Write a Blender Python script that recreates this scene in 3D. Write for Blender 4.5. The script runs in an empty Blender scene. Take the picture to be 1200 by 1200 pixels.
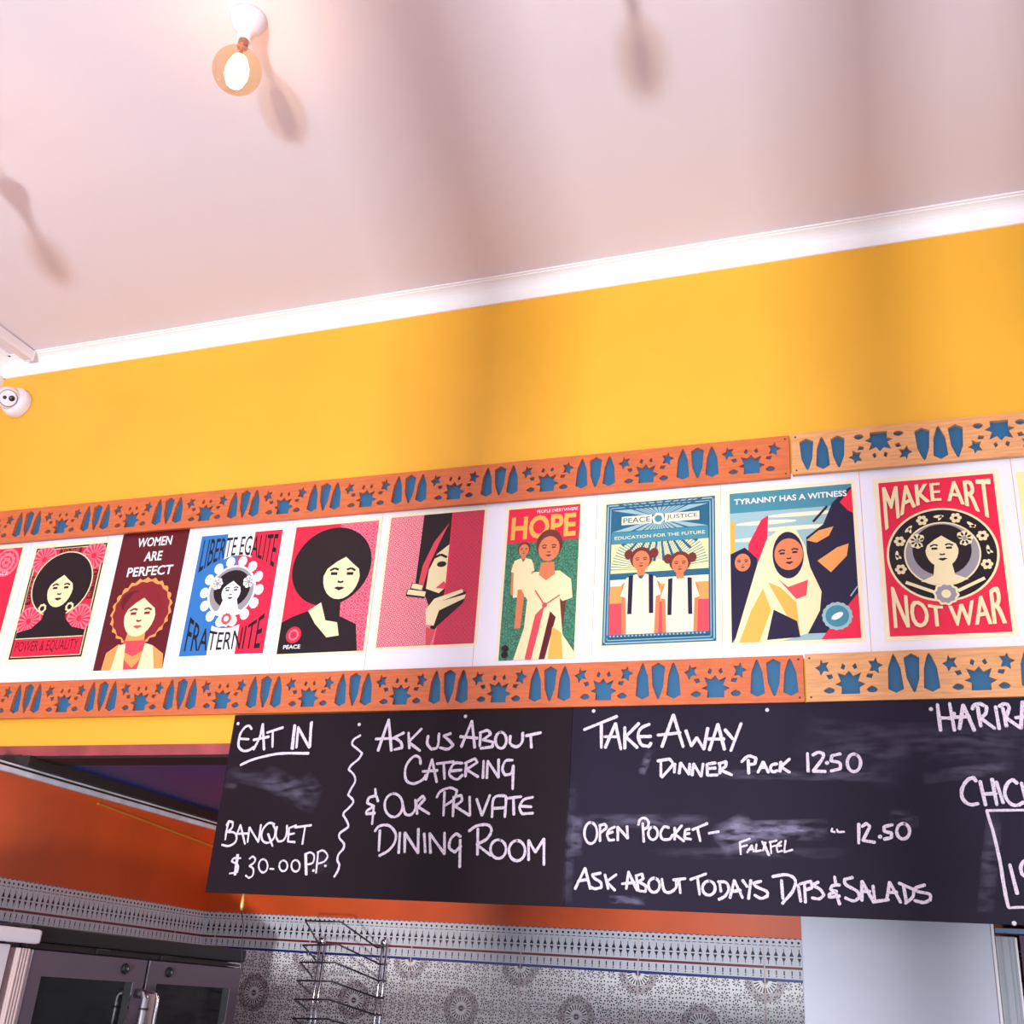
import bpy, bmesh, math, random
from mathutils import Matrix, Vector
random.seed(7)
C = bpy.context.scene.collection
SC = bpy.context.scene
H0 = 1.6                                   # eye height above the floor

# ------------------------------------------------------------------ camera
FPX = 1292.03
RX = Vector((0.94004, 0.33444, 0.0648)).normalized()
YAW, PIT, ROL = map(math.radians, (-21.289, 23.960, 4.109))
cy, sy, cp, sp, cr, sr = math.cos(YAW), math.sin(YAW), math.cos(PIT), math.sin(PIT), math.cos(ROL), math.sin(ROL)
fw = Vector((sy*cp, cy*cp, sp)); rt = Vector((cy, -sy, 0)); up = rt.cross(fw)
RX = cr*rt + sr*up; UP = -sr*rt + cr*up
cam = bpy.data.cameras.new('camera'); camo = bpy.data.objects.new('camera', cam); C.objects.link(camo)
camo.matrix_world = Matrix(((RX.x, UP.x, -fw.x, 0), (RX.y, UP.y, -fw.y, 0), (RX.z, UP.z, -fw.z, H0), (0, 0, 0, 1)))
cam.sensor_width = 36; cam.lens = FPX/1200*36; cam.clip_start = 0.05
SC.camera = camo

# ------------------------------------------------------------------ world, light, exposure
SC.view_settings.view_transform = 'Standard'; SC.view_settings.look = 'None'
SC.view_settings.exposure = 0.0; SC.view_settings.gamma = 1; SC.view_settings.use_curve_mapping = False
wd = bpy.data.worlds.new('world'); SC.world = wd; wd.use_nodes = True
wd.node_tree.nodes['Background'].inputs[0].default_value = (0.86, 0.97, 1.0, 1)
wd.node_tree.nodes['Background'].inputs[1].default_value = 0.62
def area(name, loc, target, size, power, col, sizey=None):
    l = bpy.data.lights.new(name, 'AREA'); l.energy = power; l.color = col; l.size = size
    if sizey: l.shape = 'RECTANGLE'; l.size_y = sizey
    o = bpy.data.objects.new(name, l); C.objects.link(o); o.location = loc
    o.rotation_euler = (Vector(target)-Vector(loc)).to_track_quat('-Z', 'Y').to_euler()
    return o
area('sunlit_pavement', (0.15, -4.6, 0.12), (-1.6, 2.4, 3.6), 0.42, 560, (0.90, 0.98, 0.97))
area('shopfront_daylight', (-0.6, -3.6, 1.9), (-1.0, 3, 2.6), 2.6, 56, (0.88, 0.98, 1.0), 2.2)
area('kitchen_fill', (-1.75, 3.80, 2.22), (-2.9, 4.15, 1.85), 0.25, 3.6, (1.0, 0.86, 0.72))  # added warm fill without a fixture, brightens the left wall near the corner
area('kitchen_fill', (-0.75, 3.45, 2.22), (-1.3, 4.2, 1.5), 0.35, 4.0, (0.80, 0.88, 1.0))  # added cool fill without a fixture, brightens the patterned tiles

# ------------------------------------------------------------------ pixel ray -> point on a plane of the room
def ray(px, py): return RX*(px-600) - UP*(py-600) + fw*FPX
def onY(px, py, Y):
    d = ray(px, py); d = d*(Y/d.y); return Vector((d.x, Y, d.z+H0))
def onX(px, py, X):
    d = ray(px, py); d = d*(X/d.x); return Vector((X, d.y, d.z+H0))

# ------------------------------------------------------------------ materials
def lin(c): return tuple(((v/255)/12.92 if v/255 <= .04045 else (((v/255)+.055)/1.055)**2.4) for v in c)
MATS = {}
def mat(name, col, rough=.5, metal=0, noise=None, bump=None, emit=None, spec=.5, coat=0):
    """col sRGB 0-255; noise=(scale, amount, stretch) ; bump=(scale, strength)"""
    if name in MATS: return MATS[name]
    m = bpy.data.materials.new(name); m.use_nodes = True; nt = m.node_tree; b = nt.nodes['Principled BSDF']
    c = lin(col); b.inputs['Base Color'].default_value = (*c, 1); b.inputs['Roughness'].default_value = rough
    b.inputs['Metallic'].default_value = metal; b.inputs['Specular IOR Level'].default_value = spec
    b.inputs['Coat Weight'].default_value = coat
    if emit: b.inputs['Emission Color'].default_value = (*lin(emit[0]), 1); b.inputs['Emission Strength'].default_value = emit[1]
    if noise or bump:
        tc = nt.nodes.new('ShaderNodeTexCoord'); mp = nt.nodes.new('ShaderNodeMapping'); nt.links.new(tc.outputs['Object'], mp.inputs[0])
    if noise:
        sc, am, st = noise; mp.inputs['Scale'].default_value = st
        n = nt.nodes.new('ShaderNodeTexNoise'); n.inputs['Scale'].default_value = sc; n.inputs['Detail'].default_value = 6
        nt.links.new(mp.outputs[0], n.inputs['Vector'])
        r = nt.nodes.new('ShaderNodeMapRange'); r.inputs['To Min'].default_value = 1-am; r.inputs['To Max'].default_value = 1+am
        r.inputs['From Min'].default_value = .3; r.inputs['From Max'].default_value = .7
        nt.links.new(n.outputs['Fac'], r.inputs['Value'])
        mx = nt.nodes.new('ShaderNodeVectorMath'); mx.operation = 'SCALE'; mx.inputs[0].default_value = c
        nt.links.new(r.outputs[0], mx.inputs['Scale']); nt.links.new(mx.outputs[0], b.inputs['Base Color'])
    if bump:
        n2 = nt.nodes.new('ShaderNodeTexNoise'); n2.inputs['Scale'].default_value = bump[0]; n2.inputs['Detail'].default_value = 4
        nt.links.new(tc.outputs['Object'], n2.inputs['Vector'])
        bp = nt.nodes.new('ShaderNodeBump'); bp.inputs['Strength'].default_value = bump[1]; bp.inputs['Distance'].default_value = .01
        nt.links.new(n2.outputs['Fac'], bp.inputs['Height']); nt.links.new(bp.outputs[0], b.inputs['Normal'])
    MATS[name] = m; return m
one = (1, 1, 1)
M_ceil = mat('ceiling_paint', (226, 212, 222), .75, noise=(1.3, .02, one), bump=(30, .05))
M_corn = mat('cornice_paint', (246, 240, 245), .5)
M_yel = mat('yellow_paint', (232, 168, 46), .34, noise=(2.0, .06, one), bump=(6, .06))
M_yel_w = mat('left_wall_paint', (226, 216, 220), .5, noise=(2.0, .06, one))
M_red = mat('red_edge_paint', (150, 62, 66), .45, noise=(9, .3, (1, 1, 1)))
M_org = mat('orange_paint', (198, 72, 20), .4, noise=(3, .18, one), bump=(5, .08))
M_navy = mat('navy_ceiling_paint', (22, 52, 128), .35, noise=(3, .2, one))
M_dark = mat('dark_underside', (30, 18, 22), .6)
M_white = mat('white_plastic', (226, 214, 224), .3)
M_trimw = mat('white_trim_paint', (205, 200, 215), .45, noise=(12, .25, (1, 1, 1)))
M_ochre = mat('ochre_paint', (190, 115, 30), .5)
M_floor = mat('floor_boards', (178, 172, 178), .5, noise=(4, .2, (1, 10, 1)))
M_woodL = mat('wood_red', (198, 98, 54), .42, noise=(6, .16, (2.2, 1, 26)), bump=(80, .05))
M_woodR = mat('wood_pale', (218, 152, 100), .45, noise=(6, .16, (2.2, 1, 26)), bump=(80, .05))
M_blue = mat('blue_backing', (28, 92, 136), .5)
M_board = mat('chalkboard', (28, 15, 26), .6, noise=(2.4, .22, (1, 1, 1)), spec=.15)
M_grout = mat('grout', (196, 176, 176), .8)
M_lam = mat('laminated_sheet', (232, 226, 240), .25, bump=(5, .1))
M_steel = mat('steel', (165, 160, 170), .3, 1)
M_steeld = mat('dark_steel', (112, 98, 112), .38, .4)
M_chrome = mat('chrome', (235, 235, 240), .12, 1)
M_black = mat('black_plastic', (22, 20, 24), .4)
M_glassd = mat('dark_glass', (24, 26, 28), .08)
M_panel = mat('white_panel', (188, 186, 206), .4, noise=(1.5, .03, one))
M_alu = mat('aluminium', (136, 134, 146), .45, .3)
M_purple = mat('purple_wall', (74, 38, 72), .6)
M_blueb = mat('blue_bar', (72, 96, 138), .4)
M_wire = mat('rack_wire', (70, 68, 82), .3, .8)
M_brass = mat('brass', (245, 205, 130), .25, .7)
M_screw = mat('screw_head', (214, 206, 214), .4)
M_pink = mat('ribbed_rail', (214, 186, 188), .4)

def mat_nodes(name):
    m = bpy.data.materials.new(name); m.use_nodes = True
    return m, m.node_tree, m.node_tree.nodes['Principled BSDF']
class X:                                                    # tiny maths-node writer
    nt = None
    def __init__(s, v): s.v = v
    @staticmethod
    def op(o, *a):
        n = X.nt.nodes.new('ShaderNodeMath'); n.operation = o
        for i, q in enumerate(a):
            q = q.v if isinstance(q, X) else q
            if isinstance(q, (int, float)): n.inputs[i].default_value = q
            else: X.nt.links.new(q, n.inputs[i])
        return X(n.outputs[0])
    def __add__(s, o): return X.op('ADD', s, o)
    def __sub__(s, o): return X.op('SUBTRACT', s, o)
    def __rsub__(s, o): return X.op('SUBTRACT', o, s)
    def __mul__(s, o): return X.op('MULTIPLY', s, o)
    def __lt__(s, o): return X.op('LESS_THAN', s, o)
    def __gt__(s, o): return X.op('GREATER_THAN', s, o)
def mx(a, b): return X.op('MAXIMUM', a, b)
def ab(a): return X.op('ABSOLUTE', a)
def tri(x, p): return (X.op('FRACT', x*(1/p))-.5)*p          # signed distance to the middle of the cell
def between(t, a, b): return (t > a)*(t < b)
def hyp(a, b): return X.op('SQRT', a*a+b*b)
def mixc(nt, fac, a, b):
    n = nt.nodes.new('ShaderNodeMix'); n.data_type = 'RGBA'
    nt.links.new(fac.v, n.inputs[0])
    for i, q in ((6, a), (7, b)):
        if isinstance(q, tuple): n.inputs[i].default_value = (*q, 1)
        else: nt.links.new(q, n.inputs[i])
    return n.outputs[2]
SCL = 80.0
def tile_material(name, band, tA, tB):
    m, nt, b = mat_nodes(name); X.nt = nt
    tc = nt.nodes.new('ShaderNodeTexCoord'); s = nt.nodes.new('ShaderNodeSeparateXYZ'); nt.links.new(tc.outputs['Object'], s.inputs[0])
    x = X(s.outputs[0]); t = X(s.outputs[2])*-1.0
    cv = nt.nodes.new('ShaderNodeCombineXYZ'); nt.links.new(x.v, cv.inputs[0]); nt.links.new(t.v, cv.inputs[1])
    def vor(scale, rnd):
        v = nt.nodes.new('ShaderNodeTexVoronoi'); v.voronoi_dimensions = '2D'; v.inputs['Scale'].default_value = scale
        v.inputs['Randomness'].default_value = rnd; nt.links.new(cv.outputs[0], v.inputs['Vector'])
        return v
    v = vor(1/.038, .35); d = nt.nodes.new('ShaderNodeVectorMath'); d.operation = 'SUBTRACT'
    nt.links.new(cv.outputs[0], d.inputs[0]); nt.links.new(v.outputs['Position'], d.inputs[1])
    sd = nt.nodes.new('ShaderNodeSeparateXYZ'); nt.links.new(d.outputs[0], sd.inputs[0])
    lx, ly = X(sd.outputs[0]), X(sd.outputs[1]); r = hyp(lx, ly); th = X.op('ARCTAN2', ly, lx)
    pet = between(r, .0050, .0142)*(X.op('COSINE', th*8.0) > .1)
    v2 = vor(1/.0125, .4); dots = (X(v2.outputs['Distance']) < .0030*SCL)*(r > .0172)
    dark = mx(pet, dots)
    disc = None; ray_ = None
    for (off, t0) in ((.5, tA), (0., tB)):
        fx = (X.op('FRACT', x*(1/.45)+off)-.5)*.45; fy = t-t0
        rr = hyp(fx, fy); a = X.op('ARCTAN2', fy, fx)
        dk = mx(between(rr, .023, .040)*(X.op('COSINE', a*22.0) > .15), between(rr, .0035, .0085))
        ring = mx(between(rr, .042, .070), between(rr, .0085, .012))
        dsc = rr < .042
        disc = dsc if disc is None else mx(disc, dsc); ray_ = dk if ray_ is None else mx(ray_, dk)
        ringm = ring if t0 == tA else mx(ringm, ring)
    dark = mx(dark*(1.0-disc), ray_)
    cream, darkc, grey = lin((220, 210, 216)), lin((26, 18, 32)), lin((176, 160, 168))
    col = mixc(nt, ringm, cream, grey); col = mixc(nt, dark, col, darkc)
    if band:
        f21 = tri(x, .45/21); f17 = tri(x, .45/17)
        k = hyp(f21, t-.0155) < .0042
        k = mx(k, between(t, .0262, .0282)*(ab(f21) < .0075))
        up_ = X.op('MINIMUM', mx((t-.046)*.45, .0), .0055)+.0013
        k = mx(k, between(t, .036, .0605)*(ab(f17) < up_))
        dn = X.op('MINIMUM', mx((.078-t)*.45, .0), .0055)+.0013
        k = mx(k, between(t, .0655, .088)*(ab(f17) < dn))
        k = mx(k, between(t, .107, .122)*(ab(f17) < .0022)); k = mx(k, hyp(f17, t-.127) < .0024)
        sca = t < (ab(f21)*.35+.002)
        bc = mixc(nt, k, lin((190, 186, 198)), darkc); bc = mixc(nt, sca, bc, lin((90, 70, 90)))
        bc = mixc(nt, between(t, .0935, .1018), bc, lin((106, 26, 38))); bc = mixc(nt, between(t, .1335, .1425), bc, lin((28, 32, 112)))
        col = mixc(nt, t < .1425, col, bc)
    nt.links.new(col, b.inputs['Base Color']); b.inputs['Roughness'].default_value = .22
    MATS[name] = m; return m

# ------------------------------------------------------------------ mesh helpers
def link(name, me, m=None, parent=None):
    o = bpy.data.objects.new(name, me); C.objects.link(o)
    if m is not None:
        for q in (m if isinstance(m, (list, tuple)) else [m]): me.materials.append(q)
    if parent: o.parent = parent
    return o
def build(name, bm, m=None, parent=None, smooth=False, flat=False):
    me = bpy.data.meshes.new(name)
    if not flat: bmesh.ops.recalc_face_normals(bm, faces=bm.faces[:])
    bm.to_mesh(me); bm.free()
    if smooth:
        for p in me.polygons: p.use_smooth = True
    return link(name, me, m, parent)
def tag(o, label=None, cat=None, group=None, kind=None):
    if label: o['label'] = label
    if cat: o['category'] = cat
    if group: o['group'] = group
    if kind: o['kind'] = kind
    return o
def struct(o): o['kind'] = 'structure'; return o
def empty(name, loc, label, cat, group=None, rz=0):
    o = bpy.data.objects.new(name, None); C.objects.link(o); o.location = loc; o.rotation_euler.z = rz; o.empty_display_size = .05
    return tag(o, label, cat, group)
def add_box(bm, a, b, bev=0, mi=0):
    r = bmesh.ops.create_cube(bm, size=1); vs = r['verts']
    for v in vs: v.co = Vector([(a[i]+b[i])/2+v.co[i]*(b[i]-a[i]) for i in range(3)])
    fs = {f for v in vs for f in v.link_faces}
    for f in fs: f.material_index = mi
    if bev: bmesh.ops.bevel(bm, geom=list({e for f in fs for e in f.edges}), offset=bev, segments=2, profile=.6, affect='EDGES')
def box(name, a, b, m, parent=None, bev=0):
    bm = bmesh.new(); add_box(bm, a, b, bev); return build(name, bm, m, parent)
def add_tube(bm, pts, r, n=8, cap=True):
    pts = [Vector(p) for p in pts]; rings = []
    for i, p in enumerate(pts):
        t = (pts[min(i+1, len(pts)-1)]-pts[max(i-1, 0)]).normalized()
        a = t.cross(Vector((0, 0, 1)) if abs(t.z) < .9 else Vector((1, 0, 0))).normalized(); b = t.cross(a)
        rr = r[i] if isinstance(r, (list, tuple)) else r
        rings.append([bm.verts.new(p+(a*math.cos(k*2*math.pi/n)+b*math.sin(k*2*math.pi/n))*rr) for k in range(n)])
    for A, B in zip(rings, rings[1:]):
        for k in range(n): bm.faces.new((A[k], A[(k+1) % n], B[(k+1) % n], B[k]))
    if cap: bm.faces.new(rings[0]); bm.faces.new(rings[-1][::-1])
def add_lathe(bm, prof, n=40, origin=(0, 0, 0), M=None):
    """prof list of (radius, z)"""
    rings = []
    for r, z in prof:
        vs = []
        for k in range(n):
            c = Vector((r*math.cos(k*2*math.pi/n), r*math.sin(k*2*math.pi/n), z))
            if M: c = M @ c
            vs.append(bm.verts.new(c+Vector(origin)))
        rings.append(vs)
    for A, B in zip(rings, rings[1:]):
        for k in range(n): bm.faces.new((A[k], A[(k+1) % n], B[(k+1) % n], B[k]))
    for R_ in (rings[0], rings[-1]):
        bm.faces.new(R_)
    bmesh.ops.remove_doubles(bm, verts=bm.verts[:], dist=1e-6)
def extrude_profile(name, prof, A, B, m, parent=None, smooth=False):
    """prof: list of (dx,dy,dz) offsets; straight sweep from A to B"""
    bm = bmesh.new(); a = [bm.verts.new(Vector(A)+Vector(p)) for p in prof]; b = [bm.verts.new(Vector(B)+Vector(p)) for p in prof]
    n = len(prof)
    for k in range(n): bm.faces.new((a[k], a[(k+1) % n], b[(k+1) % n], b[k]))
    bm.faces.new(a); bm.faces.new(b[::-1])
    return build(name, bm, m, parent, smooth)

# ------------------------------------------------------------------ room shell
XL, XR, YR = -3.49, 3.2, -2.8
ZC = 2.317+H0; ZB = .665+H0; ZK = .660+H0; KX = -2.892; KY = 4.208
struct(box('ceiling', (XL-.1, YR, ZC), (XR+.1, 3.12, ZC+.08), M_ceil))
struct(box('floor', (XL-.1, YR, -.08), (XR+.1, KY+.1, 0), M_floor))
struct(box('wall_front', (XL-.1, 3, ZB), (XR+.1, 3.12, ZC), M_yel))
struct(box('wall_left', (XL-.1, YR, 0), (XL, 3.0, ZC), M_yel_w))
struct(box('wall_right', (XR, YR, 0), (XR+.1, 3.0, ZC), M_yel_w))
struct(box('wall_left_nib', (XL-.1, 3.0, 0), (KX-.14, 3.12, ZB), M_yel))
struct(box('light_block', (-2.3, 2.45, 0), (XR, 2.60, 1.34), M_panel))  # unseen block, added to keep the low pavement light off the kitchen
struct(box('light_block_end', (XL, 1.80, 0), (-2.45, 1.86, 1.44), M_panel))  # second unseen block, added to shade the kitchen's left wall
bm = bmesh.new(); add_box(bm, (KX-.14, 3.003, 0), (KX, KY+.1, ZK+.004)); add_box(bm, (KX-.14, 2.80, 0), (KX, 3.003, H0+.600)); struct(build('wall_kitchen_left', bm, M_org))
struct(box('wall_kitchen_back', (KX, KY, 0), (1.6, KY+.1, ZK+.05), M_org))
struct(box('wall_kitchen_right', (1.5, 3.12, 0), (1.6, KY, ZK+.05), M_purple))
struct(box('ceiling_kitchen', (KX-.05, 3.121, ZK), (1.6, KY, ZK+.05), M_navy))
struct(box('trim_1', (XL, 2.988, ZB-.004), (XR, 3.001, ZB+.031), M_red, bev=.002))
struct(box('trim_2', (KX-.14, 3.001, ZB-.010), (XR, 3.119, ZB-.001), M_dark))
# cove cornice, front and left
def cove(p, q, n=7):
    pr = [(0, 0), (0, -p-.004), (.006, -p-.004), (.006, -p+.004)]
    for k in range(n+1):
        a = k/n*math.pi/2
        pr.append((.006+(q-.018)*(1-math.cos(a)), -p+.004+(p-.012)*math.sin(a)))
    pr += [(q-.010, -.008), (q-.010, -.005), (q, -.005), (q, 0)]
    return pr
pf = cove(.067, .067)
struct(extrude_profile('trim_3', [(0, -a, b) for a, b in pf], (XL, 3, ZC), (XR, 3, ZC), M_corn))
struct(extrude_profile('trim_4', [(a, 0, b) for a, b in pf], (XL, YR, ZC), (XL, 3, ZC), M_corn))
# kitchen left wall: white moulding under the ceiling, dark shadow board above it and an ochre cut-in line
struct(box('trim_5', (KX, 2.80, H0+.594), (KX+.020, KY, H0+.612), M_trimw, bev=.003))
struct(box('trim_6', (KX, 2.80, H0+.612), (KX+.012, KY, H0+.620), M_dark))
struct(box('trim_7', (KX, 2.80, H0+.620), (KX+.016, KY, H0+.626), M_trimw, bev=.001))
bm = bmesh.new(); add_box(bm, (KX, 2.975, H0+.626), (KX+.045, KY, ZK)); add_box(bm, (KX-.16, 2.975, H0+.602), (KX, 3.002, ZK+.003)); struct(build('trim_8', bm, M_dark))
bm = bmesh.new(); a, b = onX(115, 942, KX+.004), onX(249, 992, KX+.004)
for q in ((a, .005), (b, .006)):
    pass
def strip(bm, p, q, w, d):
    n = Vector((0, 0, 1)); vs = []
    for P_ in (p, q):
        for dx, dz in ((-.004, -w), (d, -w), (d, w), (-.004, w)): vs.append(bm.verts.new(P_+Vector((dx, 0, dz))))
    for k in range(4): bm.faces.new((vs[k], vs[(k+1) % 4], vs[4+(k+1) % 4], vs[4+k]))
    bm.faces.new(vs[:4]); bm.faces.new(vs[4:][::-1])
strip(bm, a, b, .004, .003); struct(build('trim_9', bm, M_ochre))
# unseen posts added behind the viewer to throw soft bands on wall and ceiling
struct(box('shade_post_1', (-.70, -.75, 0), (-.50, -.63, ZC), M_corn))
struct(box('shade_post_2', (-.02, -.75, 0), (.15, -.63, ZC), M_corn))
struct(box('shade_post_3', (.28, -.75, 0), (.47, -.63, ZC), M_corn))

# ------------------------------------------------------------------ kitchen tiles (each tile a part of its wall)
T_band = tile_material('tile_border_pattern', True, .1425, .30)
T_plain = tile_material('tile_flower_pattern', False, .158, 0.)
def tile_mesh(n, m, w=.447, h=.297):
    bm = bmesh.new(); add_box(bm, (.0015, -.007, -h-.0015), (w, .0, -.0015)); 
    bmesh.ops.bevel(bm, geom=[e for e in bm.edges if all(v.co.y < -.006 for v in e.verts)], offset=.0012, segments=1, affect='EDGES')
    bmesh.ops.recalc_face_normals(bm, faces=bm.faces[:])
    me = bpy.data.meshes.new(n); bm.to_mesh(me); bm.free(); me.materials.append(m); return me
TB, TP = tile_mesh('tile', T_band), tile_mesh('tile', T_plain)
wb, wl = bpy.data.objects['wall_kitchen_back'], bpy.data.objects['wall_kitchen_left']
zt = H0+.2705
g = struct(box('grout_back', (KX, KY-.005, zt-1.5), (.6, KY+.002, zt-.001), M_grout, wb)); del g['kind']
g = struct(box('grout_left', (KX-.002, 2.805, zt-1.5), (KX+.005, KY-.004, zt-.001), M_grout, wl)); del g['kind']
x0 = onY(612.5, 1082.5, KY-.007).x
for row in range(3):
    for k in range(-4, 4):
        xx = x0+k*.45; me = TB if row == 0 else TP
        if xx < KX-.45: continue
        o = link('tile', me, None, wb); o.location = (xx, KY, zt-row*.30)
        if xx < KX: # cut tile at the corner: its own shorter mesh
            bm = bmesh.new(); bm.from_mesh(me)
            bmesh.ops.bisect_plane(bm, geom=bm.verts[:]+bm.edges[:]+bm.faces[:], plane_co=(KX+.006-xx, 0, 0), plane_no=(-1, 0, 0), clear_outer=True)
            m2 = bpy.data.meshes.new('tile'); bm.to_mesh(m2); bm.free(); m2.materials.append(me.materials[0]); o.data = m2
    yg = onX(126.5, 1050, KX+.007).y
    for k in range(-2, 2):
        yy = yg+k*.45; me = TB if row == 0 else TP
        y1 = min(yy+.45, KY-.007); y_0 = max(yy, 2.80)
        bm = bmesh.new(); bm.from_mesh(me)
        for co, no in (((y1-yy-.001, 0, 0), (1, 0, 0)), ((y_0-yy, 0, 0), (-1, 0, 0))):
            bmesh.ops.bisect_plane(bm, geom=bm.verts[:]+bm.edges[:]+bm.faces[:], plane_co=co, plane_no=no, clear_outer=True)
        m2 = bpy.data.meshes.new('tile'); bm.to_mesh(m2); bm.free(); m2.materials.append(me.materials[0])
        o = link('tile', m2, None, wl); o.location = (KX, yy, zt-row*.30); o.rotation_euler.z = math.pi/2

# ------------------------------------------------------------------ fretwork boards
Yb = 2.978
def wpt(px, py, Y=Yb): v = onY(px, py, Y); return (v.x, v.z)
def zo(x0, y0, s, pts): return [(x0+a/s, y0+b/s) for a, b in pts]
HZ = [[(148,115),(162,145),(210,137),(190,170),(213,213),(172,208),(147,245),(135,208),(102,182),(138,165)],
 [(188,240),(232,232),(245,262),(212,275)], [(167,362),(190,342),(213,333),(240,342),(258,357),(247,376),(213,385),(185,376)],
 [(308,388),(310,330),(258,313),(305,290),(275,222),(335,240),(368,205),(400,245),(462,218),(440,285),(497,308),(452,335),(455,385)],
 [(315,147),(340,165),(328,200),(302,185)], [(415,143),(433,180),(410,194),(393,167)],
 [(577,100),(590,140),(635,162),(598,182),(602,228),(568,205),(527,208),(542,168),(518,128),(560,128)],
 [(510,228),(558,228),(545,265),(502,255)], [(503,350),(525,332),(547,322),(575,332),(595,350),(580,370),(550,376),(525,372)],
 [(712,73),(728,95),(770,185),(798,350),(737,380),(674,350),(672,185),(700,95)],
 [(852,70),(917,103),(918,270),(892,365),(880,378),(868,365),(818,265),(793,105)],
 [(990,65),(1012,92),(1055,180),(1083,340),(1022,372),(953,342),(953,180),(975,90)]]
mid = wpt(940+855/6.667, 790)[0]; zc_ = (.787+.918)/2+H0
UNIT = []
for h in HZ:
    q = [wpt(*p) for p in zo(940, 755, 6.667, h)]
    UNIT.append([(a-mid, b-zc_) for a, b in q])
P_ = .3205
def fret_board(x0, x1, z0l, z1l, z0r, z1r, phase, flip, m, label):
    W = (x1-x0); rotl = math.atan2((z0r+z1r)/2-(z0l+z1l)/2, W); Hh = (z1l-z0l)
    root = empty('fretwork_board', (x0, 3, (z0l+z1l)/2+H0), label, 'wooden board', 'carved wooden borders')
    root.rotation_euler.y = -rotl
    cu = bpy.data.curves.new('fret', 'CURVE'); cu.dimensions = '2D'; cu.fill_mode = 'BOTH'; cu.extrude = .0065
    def spl(pts):
        s = cu.splines.new('POLY'); s.points.add(len(pts)-1)
        for p, (a, b) in zip(s.points, pts): p.co = (a, b, 0, 1)
        s.use_cyclic_u = True
    spl([(0, -Hh/2), (W, -Hh/2), (W, Hh/2), (0, Hh/2)])
    sg = -1 if flip else 1
    for k in range(-14, 15):
        for h in UNIT:
            q = [(phase-x0+k*P_+sg*a, sg*b) for a, b in h]
            if min(a for a, b in q) > .010 and max(a for a, b in q) < W-.010: spl(q)
    to = bpy.data.objects.new('tmp', cu); C.objects.link(to); dg = bpy.context.evaluated_depsgraph_get()
    me = bpy.data.meshes.new_from_object(to.evaluated_get(dg)); C.objects.unlink(to)
    me.transform(Matrix.Rotation(math.pi/2, 4, 'X')); me.transform(Matrix.Translation((0, -.0150, 0)))
    me.materials.clear(); o = link('carved_face', me, m, root)
    box('blue_backing', (.002, -.0085, -Hh/2+.002), (W-.002, -.0045, Hh/2-.002), M_blue, root)
    for cx_ in (.012, W-.012):
        for cz_ in (-Hh/2+.012, Hh/2-.012):
            bm = bmesh.new(); add_lathe(bm, [(.0001, -.003), (.0028, -.002), (.0028, .004)], 10, (cx_, -.0205, cz_), Matrix.Rotation(-math.pi/2, 4, 'X'))
            build('screw', bm, M_black, root)
    return root
fret_board(-3.485, -.2965, 1.474, 1.612, 1.458, 1.594, -.573, False, M_woodL, 'long reddish carved wooden border above the posters, left of the joint')
fret_board(-.290, 1.75, 1.464, 1.598, 1.452, 1.586, -.199, True, M_woodR, 'pale carved wooden border above the posters, right of the joint, crowns upside down')
fret_board(-3.485, -.2835, .792, .922, .785, .917, -.366, False, M_woodL, 'long reddish carved wooden border under the posters, left of the joint')
fret_board(-.278, 1.75, .786, .918, .792, .925, -.009, False, M_woodR, 'pale carved wooden border under the posters above the right chalkboard')

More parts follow.
